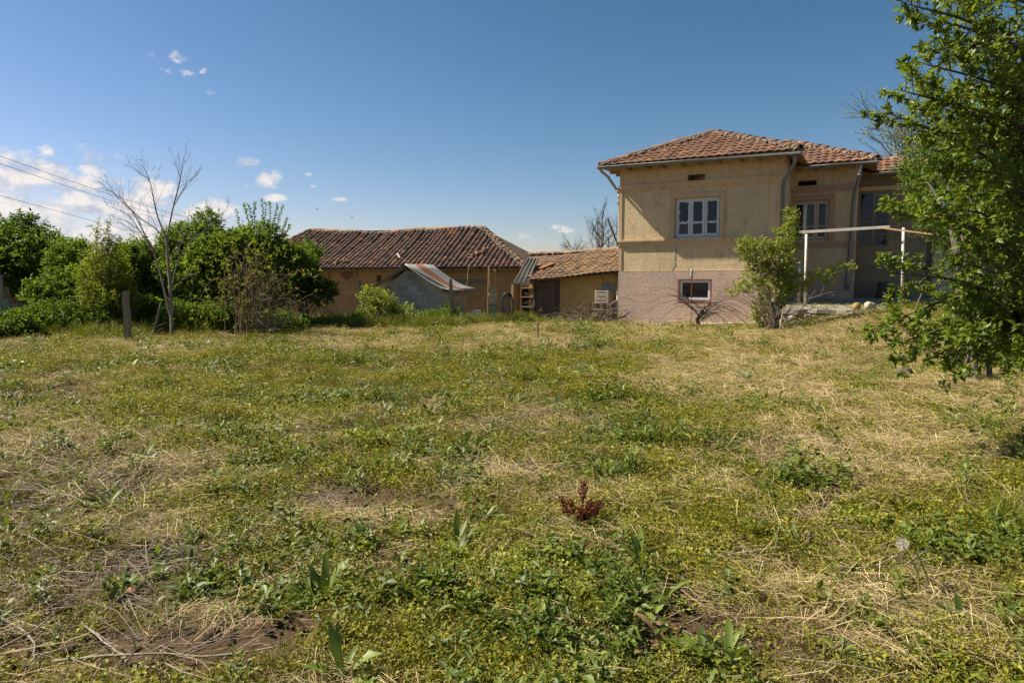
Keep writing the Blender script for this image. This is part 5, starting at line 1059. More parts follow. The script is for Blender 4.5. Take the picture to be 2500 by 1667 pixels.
def house_bush():
    b = gp(1895, 815); g = np.random.default_rng(31); dp = 17.5
    h = bush('quince_bush', 'light green bush with a tall leafy spire before the house corner', 'bush', b, rel_lobes(dp, [(1930, 545, 13, 45, 0.1, 0.22), (1930, 592, 18, 40, 0.1, 0.25), (1905, 640, 38, 55, 0, 0.4), (1850, 620, 42, 38, 0, 0.4), (1815, 598, 20, 16, 0, 0.25), (1945, 690, 32, 28, 0, 0.35), (1890, 700, 45, 55, 0, 0.45), (1800, 705, 26, 14, -0.1, 0.2), (1840, 680, 30, 25, 0, 0.3), (1865, 760, 28, 40, 0, 0.3), (2010, 670, 36, 13, -0.1, 0.2), (2060, 652, 28, 11, -0.15, 0.16), (2025, 690, 22, 10, -0.1, 0.15), (1905, 570, 16, 12, 0.1, 0.2)], b),
             1350, 12, 0.068, 0.5, 'lf_pale', 33, 16, 0.2, up=0.7, stemr=0.014, bark='twig', detail=1, shell=0.35)
    mb = MB()
    for i in range(24):                                  # bare tangle of stems on both sides
        a = np.array([g.normal() * 0.15, g.normal() * 0.1, 0]); sd = g.choice([-1, 1], p=[0.45, 0.55]); q = np.array([sd * g.uniform(0.3, 1.7), g.normal() * 0.35 - 0.1, g.uniform(0.1, 1.2)]); path = smooth_path([a, a * 0.5 + q * 0.5 + np.array([0, 0, 0.3]), q], 9)
        mb.tube(path, np.linspace(0.012, 0.004, 9), 4, 0.5, False); twigs_on(mb, path, 0.009, g, 4, 0.4, 1, 0.2)
    mb.build('bare_stem', 'twig', h)
    # gnarled vine stump with arching canes before the basement window
    b = hw(2.82, -0.85); b[2] = float(gz(b[0], b[1])); h = empty('vine_stump', b, 0, 'gnarled dark vine stump with bare arching canes by the rod', 'vine'); mb = MB(); mb.tube(smooth_path([(0, 0, -0.1), (-0.03, 0, 0.2), (-0.04, 0.02, 0.35), (0.1, 0, 0.55), (0.15, 0, 0.72)], 12), np.linspace(0.085, 0.03, 12) * g.uniform(0.85, 1.2, 12), 7); mb.build('trunk', 'bark', h)
    mb = MB()
    for i in range(34):
        a = np.array([g.uniform(-0.05, 0.15), g.normal() * 0.03, g.uniform(0.25, 0.7)]); sd = g.choice([-1, 1], p=[0.4, 0.6]); L_ = g.uniform(0.4, 1.7); q = a + np.array([sd * L_, g.normal() * 0.25, g.uniform(-0.55, 0.45)]); path = smooth_path([a, (a + q) / 2 + np.array([0, 0, 0.25 * L_]), q], 10); mb.tube(path, np.linspace(0.013, 0.005, 10), 4, 0.5, False); twigs_on(mb, path, 0.009, g, 2, 0.3, 0, 0)
    mb.build('cane', 'twig', h)
    # brush heap by the downpipe
    b = hw(-0.45, -0.35); b[2] = float(gz(b[0], b[1])); h = empty('brush_heap', b, -A, 'heap of dry pruned branches against the house downpipe', 'brush'); mb = MB()
    for i in range(110):
        a = np.array([g.normal() * 0.5 - 0.25, g.normal() * 0.2, abs(g.normal()) * 0.14]); v = unit(np.array([g.normal() * 1.1, g.normal() * 0.35, abs(g.normal()) * 0.5])); L_ = g.uniform(0.35, 1.1); q = a + v * L_; path = smooth_path([a, (a + q) / 2 + g.normal(size=3) * 0.09, q], 6); mb.tube(path, np.linspace(g.uniform(0.007, 0.014), 0.003, 6), 4, 0.5, False); twigs_on(mb, path, 0.008, g, 2, 0.25, 0, 0.1)
    for i in range(16):
        a = np.array([g.uniform(-0.1, 0.3), -0.05, g.uniform(0.1, 0.7)]); q = a + np.array([g.uniform(0.3, 1.4), g.normal() * 0.1, g.uniform(-0.5, 0.3)]); mb.tube(smooth_path([a, (a + q) / 2 + np.array([0, 0, 0.2]), q], 8), np.linspace(0.008, 0.003, 8), 4, 0.5, False)
    mb.build('branches', 'twig', h)
    # bright bush before the shed
    b = gp(925, 806); bush('leafy_bush', 'bright green leafy bush growing up before the grey shed', 'bush', b, rel_lobes(21.2, [(905, 725, 28, 26, 0, 0.35), (932, 755, 36, 40, 0, 0.5), (900, 790, 45, 35, 0, 0.5), (960, 790, 40, 25, 0, 0.4), (985, 770, 32, 26, 0.1, 0.4), (885, 790, 25, 30, 0, 0.4)], b), 1250, 11, 0.075, 0.45, 'lf_pale', 41, 12, 0.24, detail=1)
    b = gp(1060, 806); bush('low_bush', 'low dark weedy bush at the foot of the right fence post', 'bush', b, rel_lobes(21.6, [(1050, 785, 40, 26, 0, 0.4), (1090, 775, 34, 26, 0.1, 0.4), (1130, 790, 34, 16, 0, 0.4)], b), 600, 11, 0.075, 0.4, 'lf_mid', 42, 8, 0.22)
    b = gp(2080, 803); bush('low_bush', 'small leafy weed clump at the foot of the rubble terrace edge', 'bush', b, rel_lobes(18.6, [(2075, 795, 34, 11, 0, 0.2), (2110, 792, 26, 12, 0, 0.2), (2150, 800, 22, 8, 0, 0.2)], b), 240, 10, 0.06, 0.5, 'lf_mid', 43, 6, 0.15)
house_bush()

def plum_trees():
    # far one: trunk visible low behind the leaves
    g = np.random.default_rng(51); b = gp(2392, 822)
    bush('plum_tree', 'light green fruit tree standing behind the overhanging plum', 'tree', b, rel_lobes(12.0, [(2330, 480, 95, 120, 0, 1.0), (2370, 570, 80, 70, 0, 0.9), (2260, 420, 50, 70, 0, 0.5), (2400, 380, 110, 150, 0.2, 1.0), (2440, 600, 110, 120, 0, 1.0), (2420, 760, 100, 80, -0.2, 0.7), (2400, 860, 90, 40, -0.3, 0.6), (2480, 830, 80, 70, -0.3, 0.7), (2480, 480, 90, 160, 0.2, 1.0), (2215, 430, 22, 40, 0, 0.25)], b), 4200, 12, 0.062, 0.5, 'lf_mid', 52, 10, 0.26, up=0.6, stemr=0.04, detail=1, shell=0.4)
    # near one: trunk just beyond the frame, long limbs reaching in from the right
    base = np.array([5.35, 6.3, 0.0]); base[2] = float(gz(base[0], base[1])); h = empty('plum_tree', base, 0, 'overhanging plum tree with glossy leaves and reddish shoot tips', 'tree')
    trunk = MB(); tp = smooth_path([(0, 0, -0.2), (-0.05, 0, 0.7), (0.02, 0.05, 1.5), (0.1, 0.1, 2.6), (0.1, 0.1, 4.2)], 16); trunk.tube(tp, np.linspace(0.11, 0.02, 16), 8); C = []; D = []; Ls = []
    ends = [(2205, 8, 5.6), (2260, 40, 5.9), (2330, 10, 6.3), (2400, 60, 5.6), (2225, 148, 5.8), (2280, 110, 6.2), (2350, 150, 6.4), (2430, 130, 5.4), (2190, 218, 5.6), (2260, 230, 6.2), (2320, 250, 5.7), (2400, 240, 6.6), (2470, 200, 5.5), (2165, 275, 6.0), (2240, 320, 5.9), (2300, 345, 6.5), (2380, 340, 5.6), (2460, 330, 6.2), (2290, 420, 5.9), (2350, 450, 6.6), (2430, 440, 5.6), (2480, 480, 6.3),
            (2170, 520, 5.9), (2240, 510, 6.4), (2310, 545, 5.8), (2390, 540, 6.5), (2460, 560, 5.6), (2350, 640, 5.7), (2430, 640, 6.4), (2490, 660, 5.8), (2160, 665, 6.0), (2320, 715, 6.3), (2400, 725, 5.8), (2470, 745, 6.3), (2120, 815, 5.9), (2165, 845, 5.6), (2200, 880, 5.8), (2260, 850, 6.0), (2310, 815, 5.7), (2340, 900, 5.5), (2400, 850, 5.8), (2440, 905, 5.5), (2480, 870, 5.7), (2490, 800, 6.0), (2290, 880, 6.1), (2410, 790, 6.2),
            (2600, 100, 6.0), (2620, 300, 6.4), (2640, 500, 6.0), (2600, 700, 6.3), (2580, -100, 6.2), (2420, -80, 6.0), (2700, 300, 6.5), (2560, 420, 5.4), (2540, 600, 5.5), (2540, 180, 5.6), (2530, 20, 5.8)]
    for (px, py, d) in ends:
        q = at(px, py, d) - base; zz = np.clip(q[2] - 0.55 * math.hypot(q[0], q[1]) + g.normal() * 0.1, 0.25, 4.0)
        if py > 780: zz = g.uniform(0.7, 1.1)
        j = int(np.argmin(abs(tp[:, 2] - zz))); p = tp[j]; mid = (p + q) / 2 + np.array([0, 0, 0.12 * np.linalg.norm(q - p)]) + g.normal(size=3) * 0.06; path = smooth_path([p, mid, q], 12)
        mb = MB(); L_ = np.linalg.norm(q - p); mb.tube(path, np.linspace(0.012 + 0.008 * L_, 0.003, 12), 5, 0.5, False); tips = twigs_on(mb, path, 0.016, g, int(6 + 5 * L_), 0.42, 2, 0.25, start=0.35, spread=0.75)
        for tw in tips + [path[-4:]]: C.append(tw[0]); v = tw[-1] - tw[0]; Ls.append(np.linalg.norm(v)); D.append(unit(v))
        trunk.v += [v for v in mb.v]; trunk.f += [tuple(i + trunk.n for i in f) for f in mb.f]; trunk.t += mb.t; trunk.n += mb.n
    trunk.build('trunk', 'bark', h)
    C = np.array(C); D = np.array(D); Ls = np.array(Ls); P, d, nn, ln, wd, tint = cluster_leaves(C, D, Ls, 11, 0.066, 0.46, g, 0.75, 0.7, 0.2, None, 0.6)
    V, T, tt = leaf_geo(P, d, nn, ln, wd, tint, 1); link('crown', tri_mesh('crown', V, T, tt, M['lf_plum']), h); print('plum leaves', len(P), 'clusters', len(C))
plum_trees()

# ------------------------------------------------------------------ ground cover (uncountable: one object for each kind)
def strips(P0, P1, P2, W0, W1, tint, Nn):
    """ribbons through three points, tapering"""
    S = unit(np.cross(P2 - P0, Nn)); k = len(P0); W0 = W0[:, None]; W1 = W1[:, None]
    V = np.stack([P0 - S * W0 / 2, P0 + S * W0 / 2, P1 - S * W0 / 2, P1 + S * W0 / 2, P2 - S * W1 / 2, P2 + S * W1 / 2], 1).reshape(-1, 3); o = (np.arange(k) * 6)[:, None, None]
    T = (np.array([[0, 1, 3], [0, 3, 2], [2, 3, 5], [2, 5, 4]])[None] + o).reshape(-1, 3); return V, T, np.repeat(tint, 6)
def tuft(n, rad, l0, l1, w, g, lean=0.6, droop=0.35):
    r = rad * np.sqrt(g.random(n)); a = g.random(n) * 6.28; P = np.stack([r * np.cos(a), r * np.sin(a), np.full(n, -0.01)], 1); L_ = g.uniform(l0, l1, n)[:, None]
    d = unit(np.stack([np.cos(a), np.sin(a), np.zeros(n)], 1) * g.uniform(0, 1, n)[:, None] * lean + g.normal(size=(n, 3)) * 0.22 + np.array([0, 0, 1.0])); hz = unit(d * np.array([1, 1, 0]) + 1e-6)
    p1 = P + d * L_ * 0.55; p2 = p1 + unit(d + hz * droop * g.uniform(0.3, 2.2, n)[:, None]) * L_ * 0.45; wd = w * g.uniform(0.7, 1.3, n)
    return strips(P, p1, p2, wd, wd * 0.15, g.random(n) * 0.75 + 0.12, unit(g.normal(size=(n, 3))))
def straw(n, rad, l0, l1, w, g, zmax=0.045, steep=0.12):
    a = g.random(n) * 6.28; r = rad * np.sqrt(g.random(n)); c = np.stack([r * np.cos(a), r * np.sin(a), g.uniform(0.004, zmax, n)], 1); b = g.normal() * 0.8 + g.normal(size=n) * 0.75; L_ = g.uniform(l0, l1, n)[:, None]
    d = unit(np.stack([np.cos(b), np.sin(b), g.normal(size=n) * steep], 1)); bend = g.normal(size=(n, 3)) * np.array([1, 1, 0.25]) * L_ * 0.17
    wd = w * g.uniform(0.6, 1.4, n); return strips(c - d * L_ / 2, c + bend, c + d * L_ / 2, wd, wd * 0.7, np.clip(g.normal(0.48, 0.28, n), 0, 1), unit(np.array([0, 0, 1.0]) + g.normal(size=(n, 3)) * 0.35))
def leafmat(n, rad, ll, lw, g, h=0.045):
    a = g.random(n) * 6.28; r = rad * np.sqrt(g.random(n)); P = np.stack([r * np.cos(a), r * np.sin(a), g.uniform(0.0, h, n)], 1); d = unit(g.normal(size=(n, 3)) * np.array([1, 1, 0.45])); nn = unit(np.array([0, 0, 1.0]) + g.normal(size=(n, 3)) * 0.45); ln = ll * g.uniform(0.55, 1.4, n)
    return leaf_geo(P, d, nn, ln, ln * lw, g.random(n) * 0.8 + 0.1, 0)
def rosette(n, ll, lw, g, lift=0.55):
    a = np.arange(n) * 2.4 + g.normal(size=n) * 0.25; L_ = ll * g.uniform(0.6, 1.15, n); P = np.zeros((n, 3)); P[:, 2] = 0.005
    hz = np.stack([np.cos(a), np.sin(a), np.zeros(n)], 1); e = np.clip(g.normal(lift, 0.25, n), 0.08, 1.3)[:, None]; d0 = unit(hz * np.cos(e) + np.array([0, 0, 1]) * np.sin(e)); d1 = unit(d0 * 0.8 + hz * 0.5 - np.array([0, 0, 0.25])); S = np.stack([-np.sin(a), np.cos(a), np.zeros(n)], 1); Lc = L_[:, None]; wd = (L_ * lw)[:, None]
    m1 = P + d0 * Lc * 0.35; m2 = m1 + unit(d0 + d1) * Lc * 0.35; tp = m2 + d1 * Lc * 0.3; up = np.array([0, 0, 1.0])
    V = np.stack([P, m1 - S * wd * 0.42 + up * wd * 0.14, m1, m1 + S * wd * 0.42 + up * wd * 0.14, m2 - S * wd * 0.5 + up * wd * 0.12, m2, m2 + S * wd * 0.5 + up * wd * 0.12, tp], 1).reshape(-1, 3); o = (np.arange(n) * 8)[:, None, None]
    T = (np.array([[0, 2, 1], [0, 3, 2], [1, 2, 5], [1, 5, 4], [2, 3, 6], [2, 6, 5], [4, 5, 7], [5, 6, 7]])[None] + o).reshape(-1, 3); return V, T, np.repeat(g.random(n) * 0.8 + 0.1, 8)
def sprig(n, h, ll, g):
    """upright leafy stem"""
    z = np.linspace(0.02, h, n); a = np.arange(n) * 2.4; P = np.stack([0.004 * np.cos(a), 0.004 * np.sin(a), z], 1); d = unit(np.stack([np.cos(a), np.sin(a), np.full(n, 0.5)], 1) + g.normal(size=(n, 3)) * 0.15); ln = ll * np.linspace(1.1, 0.6, n)
    return leaf_geo(P, d, unit(np.array([0, 0, 1.0]) + g.normal(size=(n, 3)) * 0.3), ln, ln * 0.4, g.random(n) * 0.8 + 0.1, 0)
def join(*parts):
    V = []; T = []; t = []; o = 0
    for v, f, c in parts: V.append(v); T.append(f + o); t.append(c); o += len(v)
    return np.concatenate(V), np.concatenate(T), np.concatenate(t)
def proto(collname, geos, mat):
    c = bpy.data.collections.new(collname)
    for i, (V, T, t) in enumerate(geos): o = bpy.data.objects.new('%s_%02d' % (collname, i), tri_mesh(collname, V, T, t, M[mat])); c.objects.link(o)
    return c
def scatter(name, label, cat, coll, nvar, P, scale, g, tilt=0.15, rotz=None):
    n = len(P); me = bpy.data.meshes.new(name); me.vertices.add(n); me.vertices.foreach_set('co', np.ascontiguousarray(P, np.float32).ravel())
    rot = np.stack([g.normal(size=n) * tilt, g.normal(size=n) * tilt, g.random(n) * 6.283 if rotz is None else rotz], 1)
    me.attributes.new('rot', 'FLOAT_VECTOR', 'POINT').data.foreach_set('vector', np.ascontiguousarray(rot, np.float32).ravel())
    me.attributes.new('scl', 'FLOAT', 'POINT').data.foreach_set('value', np.ascontiguousarray(scale, np.float32))
    me.attributes.new('idx', 'INT', 'POINT').data.foreach_set('value', g.integers(0, nvar, n).astype(np.int32)); me.update()
    o = link(name, me); ng = bpy.data.node_groups.new(name, 'GeometryNodeTree'); ng.interface.new_socket('Geometry', in_out='INPUT', socket_type='NodeSocketGeometry'); ng.interface.new_socket('Geometry', in_out='OUTPUT', socket_type='NodeSocketGeometry')
    N = ng.nodes; L = ng.links; gi = N.new('NodeGroupInput'); go = N.new('NodeGroupOutput'); ip = N.new('GeometryNodeInstanceOnPoints'); ci = N.new('GeometryNodeCollectionInfo'); ci.inputs[0].default_value = coll; ci.inputs['Separate Children'].default_value = True; ci.inputs['Reset Children'].default_value = True
    def na(nm, ty): a = N.new('GeometryNodeInputNamedAttribute'); a.data_type = ty; a.inputs[0].default_value = nm; return a.outputs[0]
    L.new(gi.outputs[0], ip.inputs['Points']); L.new(ci.outputs[0], ip.inputs['Instance']); ip.inputs['Pick Instance'].default_value = True; L.new(na('idx', 'INT'), ip.inputs['Instance Index']); L.new(na('rot', 'FLOAT_VECTOR'), ip.inputs['Rotation']); L.new(na('scl', 'FLOAT'), ip.inputs['Scale']); L.new(ip.outputs[0], go.inputs[0])
    o.modifiers.new('scatter', 'NODES').node_group = ng
    return tag(o, label, cat, kind='stuff')
def candidates(rho0, g, y0=1.6, y1=26.0, p=1.1, margin=2.2):
    ys = np.linspace(y0, y1, 400); w = 1.56 * ys + 2 * margin; rho = rho0 * np.minimum(1.25, (4 / ys) ** p); dens = rho * w; cdf = np.cumsum(dens); n = int(dens.sum() * (ys[1] - ys[0])); y = np.interp(g.random(n) * cdf[-1], cdf, ys); x = (g.random(n) - 0.5) * (1.56 * y + 2 * margin)
    P = np.stack([x, y, gz(x, y)], 1); return P
def lay(P):
    px, py, d = project(P); px = px + (vnoise(P[:, 0], P[:, 1], 1.1, 21) - 0.5) * 260 * 4 / np.maximum(d, 3); py = py + (vnoise(P[:, 0], P[:, 1], 1.3, 22) - 0.5) * 150 * 4 / np.maximum(d, 3); return px, py, d
def bare(P, px):
    n = fbm(P[:, 0] * 0.8, P[:, 1], 1.5, 61, 4); return np.clip((n - 0.565) * 9, 0, 1) * np.where(px < 1500, 0.9, 0.6)
def el(px, py, items):
    r = np.zeros(len(px))
    for (cx, cy, rx, ry, w) in items: r = np.maximum(r, w * np.clip(1.6 - 1.2 * (((px - cx) / rx) ** 2 + ((py - cy) / ry) ** 2), 0, 1))
    return r
SOIL = [(480, 1570, 280, 85, 1), (250, 1440, 190, 50, 0.65), (90, 1520, 150, 90, 0.6), (200, 1180, 260, 50, 0.55), (1130, 1000, 150, 18, 0.5), (700, 1180, 140, 28, 0.5), (1900, 1330, 120, 35, 0.5), (120, 968, 210, 22, 0.95), (850, 915, 190, 16, 0.85), (310, 938, 150, 9, 0.7), (620, 1335, 170, 32, 0.6), (1720, 1395, 110, 45, 0.7), (1400, 1042, 120, 22, 0.6), (330, 1330, 180, 38, 0.6), (1620, 1350, 90, 30, 0.5), (960, 1420, 90, 22, 0.5), (1060, 1260, 90, 30, 0.5), (1650, 1550, 150, 60, 0.6), (120, 1290, 180, 130, 0.5)]
BRIGHT = [(1290, 1400, 190, 85, 1), (650, 1015, 210, 45, 0.9), (1420, 1500, 160, 60, 0.7), (2120, 1275, 170, 60, 0.8), (150, 1040, 230, 60, 0.6), (980, 1075, 130, 45, 0.7), (420, 970, 180, 30, 0.5), (1480, 1620, 200, 50, 0.6), (2330, 1560, 120, 40, 0.5)]
BROAD = [(1610, 1380, 150, 85, 0.9), (620, 1465, 190, 50, 1), (1370, 1235, 120, 40, 0.8), (1560, 980, 170, 30, 0.7), (920, 1540, 190, 80, 0.9), (2330, 1640, 150, 45, 0.8), (1480, 1075, 160, 40, 0.7), (1150, 1280, 110, 40, 0.8), (560, 1265, 90, 35, 0.8), (2350, 1440, 150, 60, 0.6), (2100, 1640, 160, 50, 0.8), (1990, 1150, 200, 70, 0.6), (350, 1600, 200, 60, 0.5), (1350, 1560, 160, 60, 0.7)]
STRAW = [(2050, 905, 520, 130, 1), (1500, 825, 1100, 36, 0.8), (400, 850, 500, 22, 0.45), (2250, 1010, 330, 90, 0.8), (2000, 1090, 380, 50, 0.85), (2330, 1170, 220, 60, 0.7), (1500, 1230, 250, 45, 0.7), (2100, 1430, 380, 110, 0.75), (330, 1110, 350, 45, 0.55), (180, 1240, 330, 130, 0.25), (900, 1310, 200, 30, 0.3), (2250, 1580, 260, 70, 0.6), (1750, 1470, 160, 60, 0.6), (1250, 1120, 200, 40, 0.2), (1150, 850, 300, 30, 0.5)]
TWIGS = [(150, 1300, 350, 260, 0.9), (1250, 1110, 260, 80, 0.9), (300, 1130, 420, 70, 0.6), (420, 1560, 330, 100, 0.3), (700, 1270, 300, 80, 0.3), (1150, 930, 300, 60, 0.3)]
def outside(P):
    """keep plants out of buildings, slabs"""
    t = (P[:, 0] - H[0]) * E1[0] + (P[:, 1] - H[1]) * E1[1]; s = (P[:, 0] - H[0]) * E2[0] + (P[:, 1] - H[1]) * E2[1]
    bad = (t > -3.2) & (t < 5.1) & (s > -0.08) | (t > 0.6) & (t < 4.9) & (s > -0.56) | (t > 5.05) & (s > -1.35) & (t < 7.8) | (t > 7.7) & (s > 0.15)
    return ~bad
def ground_cover():
    g = np.random.default_rng(77)
    sc = lambda d, a=0.45: (np.maximum(d, 3.0) / 5.0) ** a
    # low weed carpet
    mv = lambda q: (q[0] + np.array([g.normal() * 0.05, g.normal() * 0.05, 0]), q[1], q[2])
    c = proto('weed_clump', [join(leafmat(int(22 + 7 * i), 0.07 + 0.012 * (i % 3), (0.011, 0.014, 0.018, 0.022, 0.016, 0.012)[i], 0.5, g, (0.03, 0.05, 0.06, 0.08, 0.09, 0.04)[i]), tuft(int(10 + 3 * i), 0.09, 0.03, 0.10, 0.003, g, 0.9, 0.8), *[mv(sprig(8, g.uniform(0.04, 0.13), 0.016, g)) for _ in range(3)]) for i in range(6)], 'g_mat')
    P = candidates(420, g, p=0.95); px, py, d = lay(P); so = el(px, py, SOIL); st = el(px, py, STRAW); n = fbm(P[:, 0], P[:, 1], 1.3, 5, 4)
    pr = np.clip(0.38 + (n - 0.46) * 4.5 + 1.2 * (fbm(P[:, 0], P[:, 1], 4.5, 31, 2) - 0.5), 0.04, 1) * (1 - 0.97 * so) * (1 - 0.78 * st) * (1 - 0.35 * el(px, py, TWIGS)); k = (g.random(len(P)) < pr * (1 - bare(P, px))) & outside(P); P = P[k]
    scatter('weed_carpet', 'low yellowish green weeds carpeting the garden', 'weeds', c, 6, P, sc(d[k]) * g.uniform(0.65, 1.6, k.sum()), g)
    # bright patches
    c = proto('bright_clump', [join(leafmat(40, 0.09, 0.024, 0.7, g, 0.07), sprig(8, 0.09, 0.022, g)) for _ in range(4)], 'g_bright')
    P = candidates(230, g, p=0.95); px, py, d = lay(P); n = fbm(P[:, 0], P[:, 1], 2.0, 6, 3); pr = el(px, py, BRIGHT) * np.clip((n - 0.35) * 4, 0, 1) + 0.22 * (n > 0.58); k = (g.random(len(P)) < pr * (1 - el(px, py, SOIL))) & outside(P)
    scatter('bright_weeds', 'bright yellow green chickweed in patches', 'weeds', c, 4, P[k], sc(d[k]) * g.uniform(0.7, 1.25, k.sum()), g)
    # grass tufts
    c = proto('grass_tuft', [tuft(int(g.integers(16, 28)), 0.045, 0.05, 0.15, 0.0045, g, 0.9, 0.6) for _ in range(6)], 'g_grass')
    P = candidates(120, g, p=0.85); px, py, d = lay(P); n = fbm(P[:, 0], P[:, 1], 0.9, 9, 4); pr = np.clip(0.12 + (n - 0.45) * 2.6, 0.05, 1) * (1 - 0.9 * el(px, py, SOIL)) * (1 - 0.6 * el(px, py, STRAW)); k = (g.random(len(P)) < pr * (1 - bare(P, px))) & outside(P)
    scatter('grass', 'short tufts of green grass scattered through the weeds', 'grass', c, 6, P[k], sc(d[k], 0.35) * g.uniform(0.6, 1.3, k.sum()), g)
    # olive half-dry grass, the fuzz between everything
    c = proto('olive_tuft', [tuft(int(g.integers(18, 30)), 0.07, 0.03, 0.11, 0.0024, g, 1.2, 0.9) for _ in range(6)], 'g_olive')
    P = candidates(170, g, p=0.8); px, py, d = lay(P); n = fbm(P[:, 0], P[:, 1], 1.1, 51, 4); pr = np.clip(0.4 + (n - 0.48) * 2.5, 0.1, 1) * (1 - 0.93 * el(px, py, SOIL)); k = (g.random(len(P)) < pr * (1 - bare(P, px))) & outside(P)
    scatter('half_dry_grass', 'olive half dry grass filling between the weeds', 'grass', c, 6, P[k], sc(d[k], 0.4) * g.uniform(0.6, 1.3, k.sum()), g, 0.3)
    # dry straw
    c = proto('straw_clump', [straw(int(g.integers(22, 36)), 0.12, 0.05, 0.3, 0.0024, g, 0.07, 0.2) for _ in range(8)], 'g_dry')
    P = candidates(360, g, p=0.66); px, py, d = lay(P); st = el(px, py, STRAW); n = fbm(P[:, 0], P[:, 1], 1.0, 11, 4); pr = np.clip(st * (0.42 + (n - 0.42) * 2.6) + 0.05 + 0.3 * np.maximum(n - 0.5, 0) * 2, 0, 1) * (1 - 0.88 * el(px, py, SOIL)); k = (g.random(len(P)) < pr * (1 - bare(P, px))) & outside(P)
    rz = np.arctan2(P[k, 1] - 30, P[k, 0] - 4) + g.normal(size=k.sum()) * 1.0
    scatter('dry_straw', 'pale mown straw lying over the ground', 'straw', c, 8, P[k], sc(d[k], 0.35) * g.uniform(0.6, 1.35, k.sum()), g, 0.10, rz)
    # long straw stalks on top
    c = proto('straw_stalk', [straw(3, 0.1, 0.25, 0.55, 0.0024, g, 0.06, 0.10) for _ in range(5)], 'g_dry')
    P = candidates(26, g, p=0.8); px, py, d = lay(P); k = (g.random(len(P)) < el(px, py, STRAW) * 0.9 + 0.06) & outside(P)
    scatter('straw_stalks', 'long bent straw stalks strewn loosely', 'straw', c, 5, P[k], g.uniform(0.6, 1.2, k.sum()), g, 0.08)
    # broad leaved weeds
    c = proto('broad_clump', [rosette(int(g.integers(9, 15)), 0.10, 0.2, g) for _ in range(4)] + [join(*[(lambda q: (q[0] + np.array([g.normal() * 0.05, g.normal() * 0.05, 0]), q[1], q[2]))(sprig(9, g.uniform(0.07, 0.14), 0.045, g)) for _ in range(4)]) for _ in range(3)] + [leafmat(24, 0.08, 0.034, 0.55, g, 0.09) for _ in range(2)], 'g_broad')
    P = candidates(110, g, p=0.85); px, py, d = lay(P); n = fbm(P[:, 0], P[:, 1], 1.6, 13, 3); pr = el(px, py, BROAD) * np.clip((n - 0.3) * 3.5, 0, 1) * 0.95 + 0.08 + 0.6 * np.clip((n - 0.5) * 5, 0, 1); k = (g.random(len(P)) < pr * (1 - el(px, py, SOIL)) * (1 - 0.8 * el(px, py, STRAW[:1]))) & outside(P)
    scatter('broad_leaved_weeds', 'darker broad leaved weeds in loose drifts', 'weeds', c, 9, P[k], sc(d[k], 0.3) * g.uniform(0.6, 1.8, k.sum()), g)
    # twig litter
    def twigc():
        mb = MB()
        for i in range(int(g.integers(4, 8))):
            a = g.random() * 6.28; L_ = g.uniform(0.15, 0.5); c0 = np.array([g.normal() * 0.1, g.normal() * 0.1, g.uniform(0.01, 0.06)]); v = np.array([math.cos(a), math.sin(a), g.normal() * 0.08]) * L_ / 2; r = g.uniform(0.0008, 0.0024); mb.tube([c0 - v, c0 + g.normal(size=3) * 0.02, c0 + v], [r, r, r * 0.5], 3, g.random(), False)
        T = np.array([t for f in mb.f for t in ((f[0], f[1], f[2]), (f[0], f[2], f[3]))]); return np.array(mb.v), T, np.array(mb.t)
    c = proto('twig_clump', [twigc() for _ in range(6)], 'twig_grey'); P = candidates(80, g, p=1.1); px, py, d = lay(P); k = (g.random(len(P)) < el(px, py, TWIGS) * 0.9 + 0.11) & outside(P)
    scatter('twig_litter', 'grey twigs and clippings littering the ground', 'twigs', c, 6, P[k], g.uniform(0.6, 1.3, k.sum()) * sc(d[k], 0.3), g, 0.1)
    # chaff: short broken bits of straw
    c = proto('chaff', [straw(34, 0.12, 0.012, 0.06, 0.0032, g, 0.03, 0.25) for _ in range(4)], 'g_dry'); P = candidates(130, g, p=0.8); px, py, d = lay(P); n = fbm(P[:, 0], P[:, 1], 1.4, 41, 3); k = (g.random(len(P)) < np.clip(0.12 + 0.6 * el(px, py, STRAW) + 0.8 * (n - 0.5) - 0.3 * el(px, py, SOIL), 0, 1)) & outside(P)
    scatter('chaff', 'short broken straw bits scattered between the weeds', 'straw', c, 4, P[k], sc(d[k], 0.35) * g.uniform(0.6, 1.3, k.sum()), g, 0.1)
    # dry brown leaves
    c = proto('dry_leaf', [leafmat(4, 0.06, 0.05, 0.5, g, 0.03) for _ in range(5)], 'g_dryleaf'); P = candidates(24, g, p=1.1); px, py, d = lay(P); k = (g.random(len(P)) < 0.35 + 0.5 * el(px, py, [(1650, 1590, 280, 110, 1), (1330, 1450, 150, 60, 0.8)])) & outside(P)
    scatter('dry_leaves', 'curled brown dry leaves among the weeds', 'leaves', c, 5, P[k], g.uniform(0.5, 1.2, k.sum()), g, 0.4)
    # clods on the bare soil
    def clod(): mb = MB(); rock(mb, (0, 0, 0), 0.014, int(g.integers(0, 999)), 0.5, 1); return np.array(mb.v), np.array(mb.f), np.array(mb.t)
    c = proto('clod', [clod() for _ in range(4)], 'soil'); P = candidates(160, g, p=1.3, y1=12); px, py, d = lay(P); k = g.random(len(P)) < np.maximum(el(px, py, SOIL), bare(P, px)) * 0.8
    scatter('soil_clods', 'small clods of brown earth on the bare patches', 'clods', c, 4, P[k], g.uniform(0.4, 1.7, k.sum()) ** 1.3, g, 1.5)
    # tall grass along hedge, fence and walls
    c = proto('tall_tuft', [tuft(int(g.integers(18, 30)), 0.10, 0.22, 0.55, 0.008, g, 0.5, 0.9) for _ in range(5)], 'g_grass'); Q = []
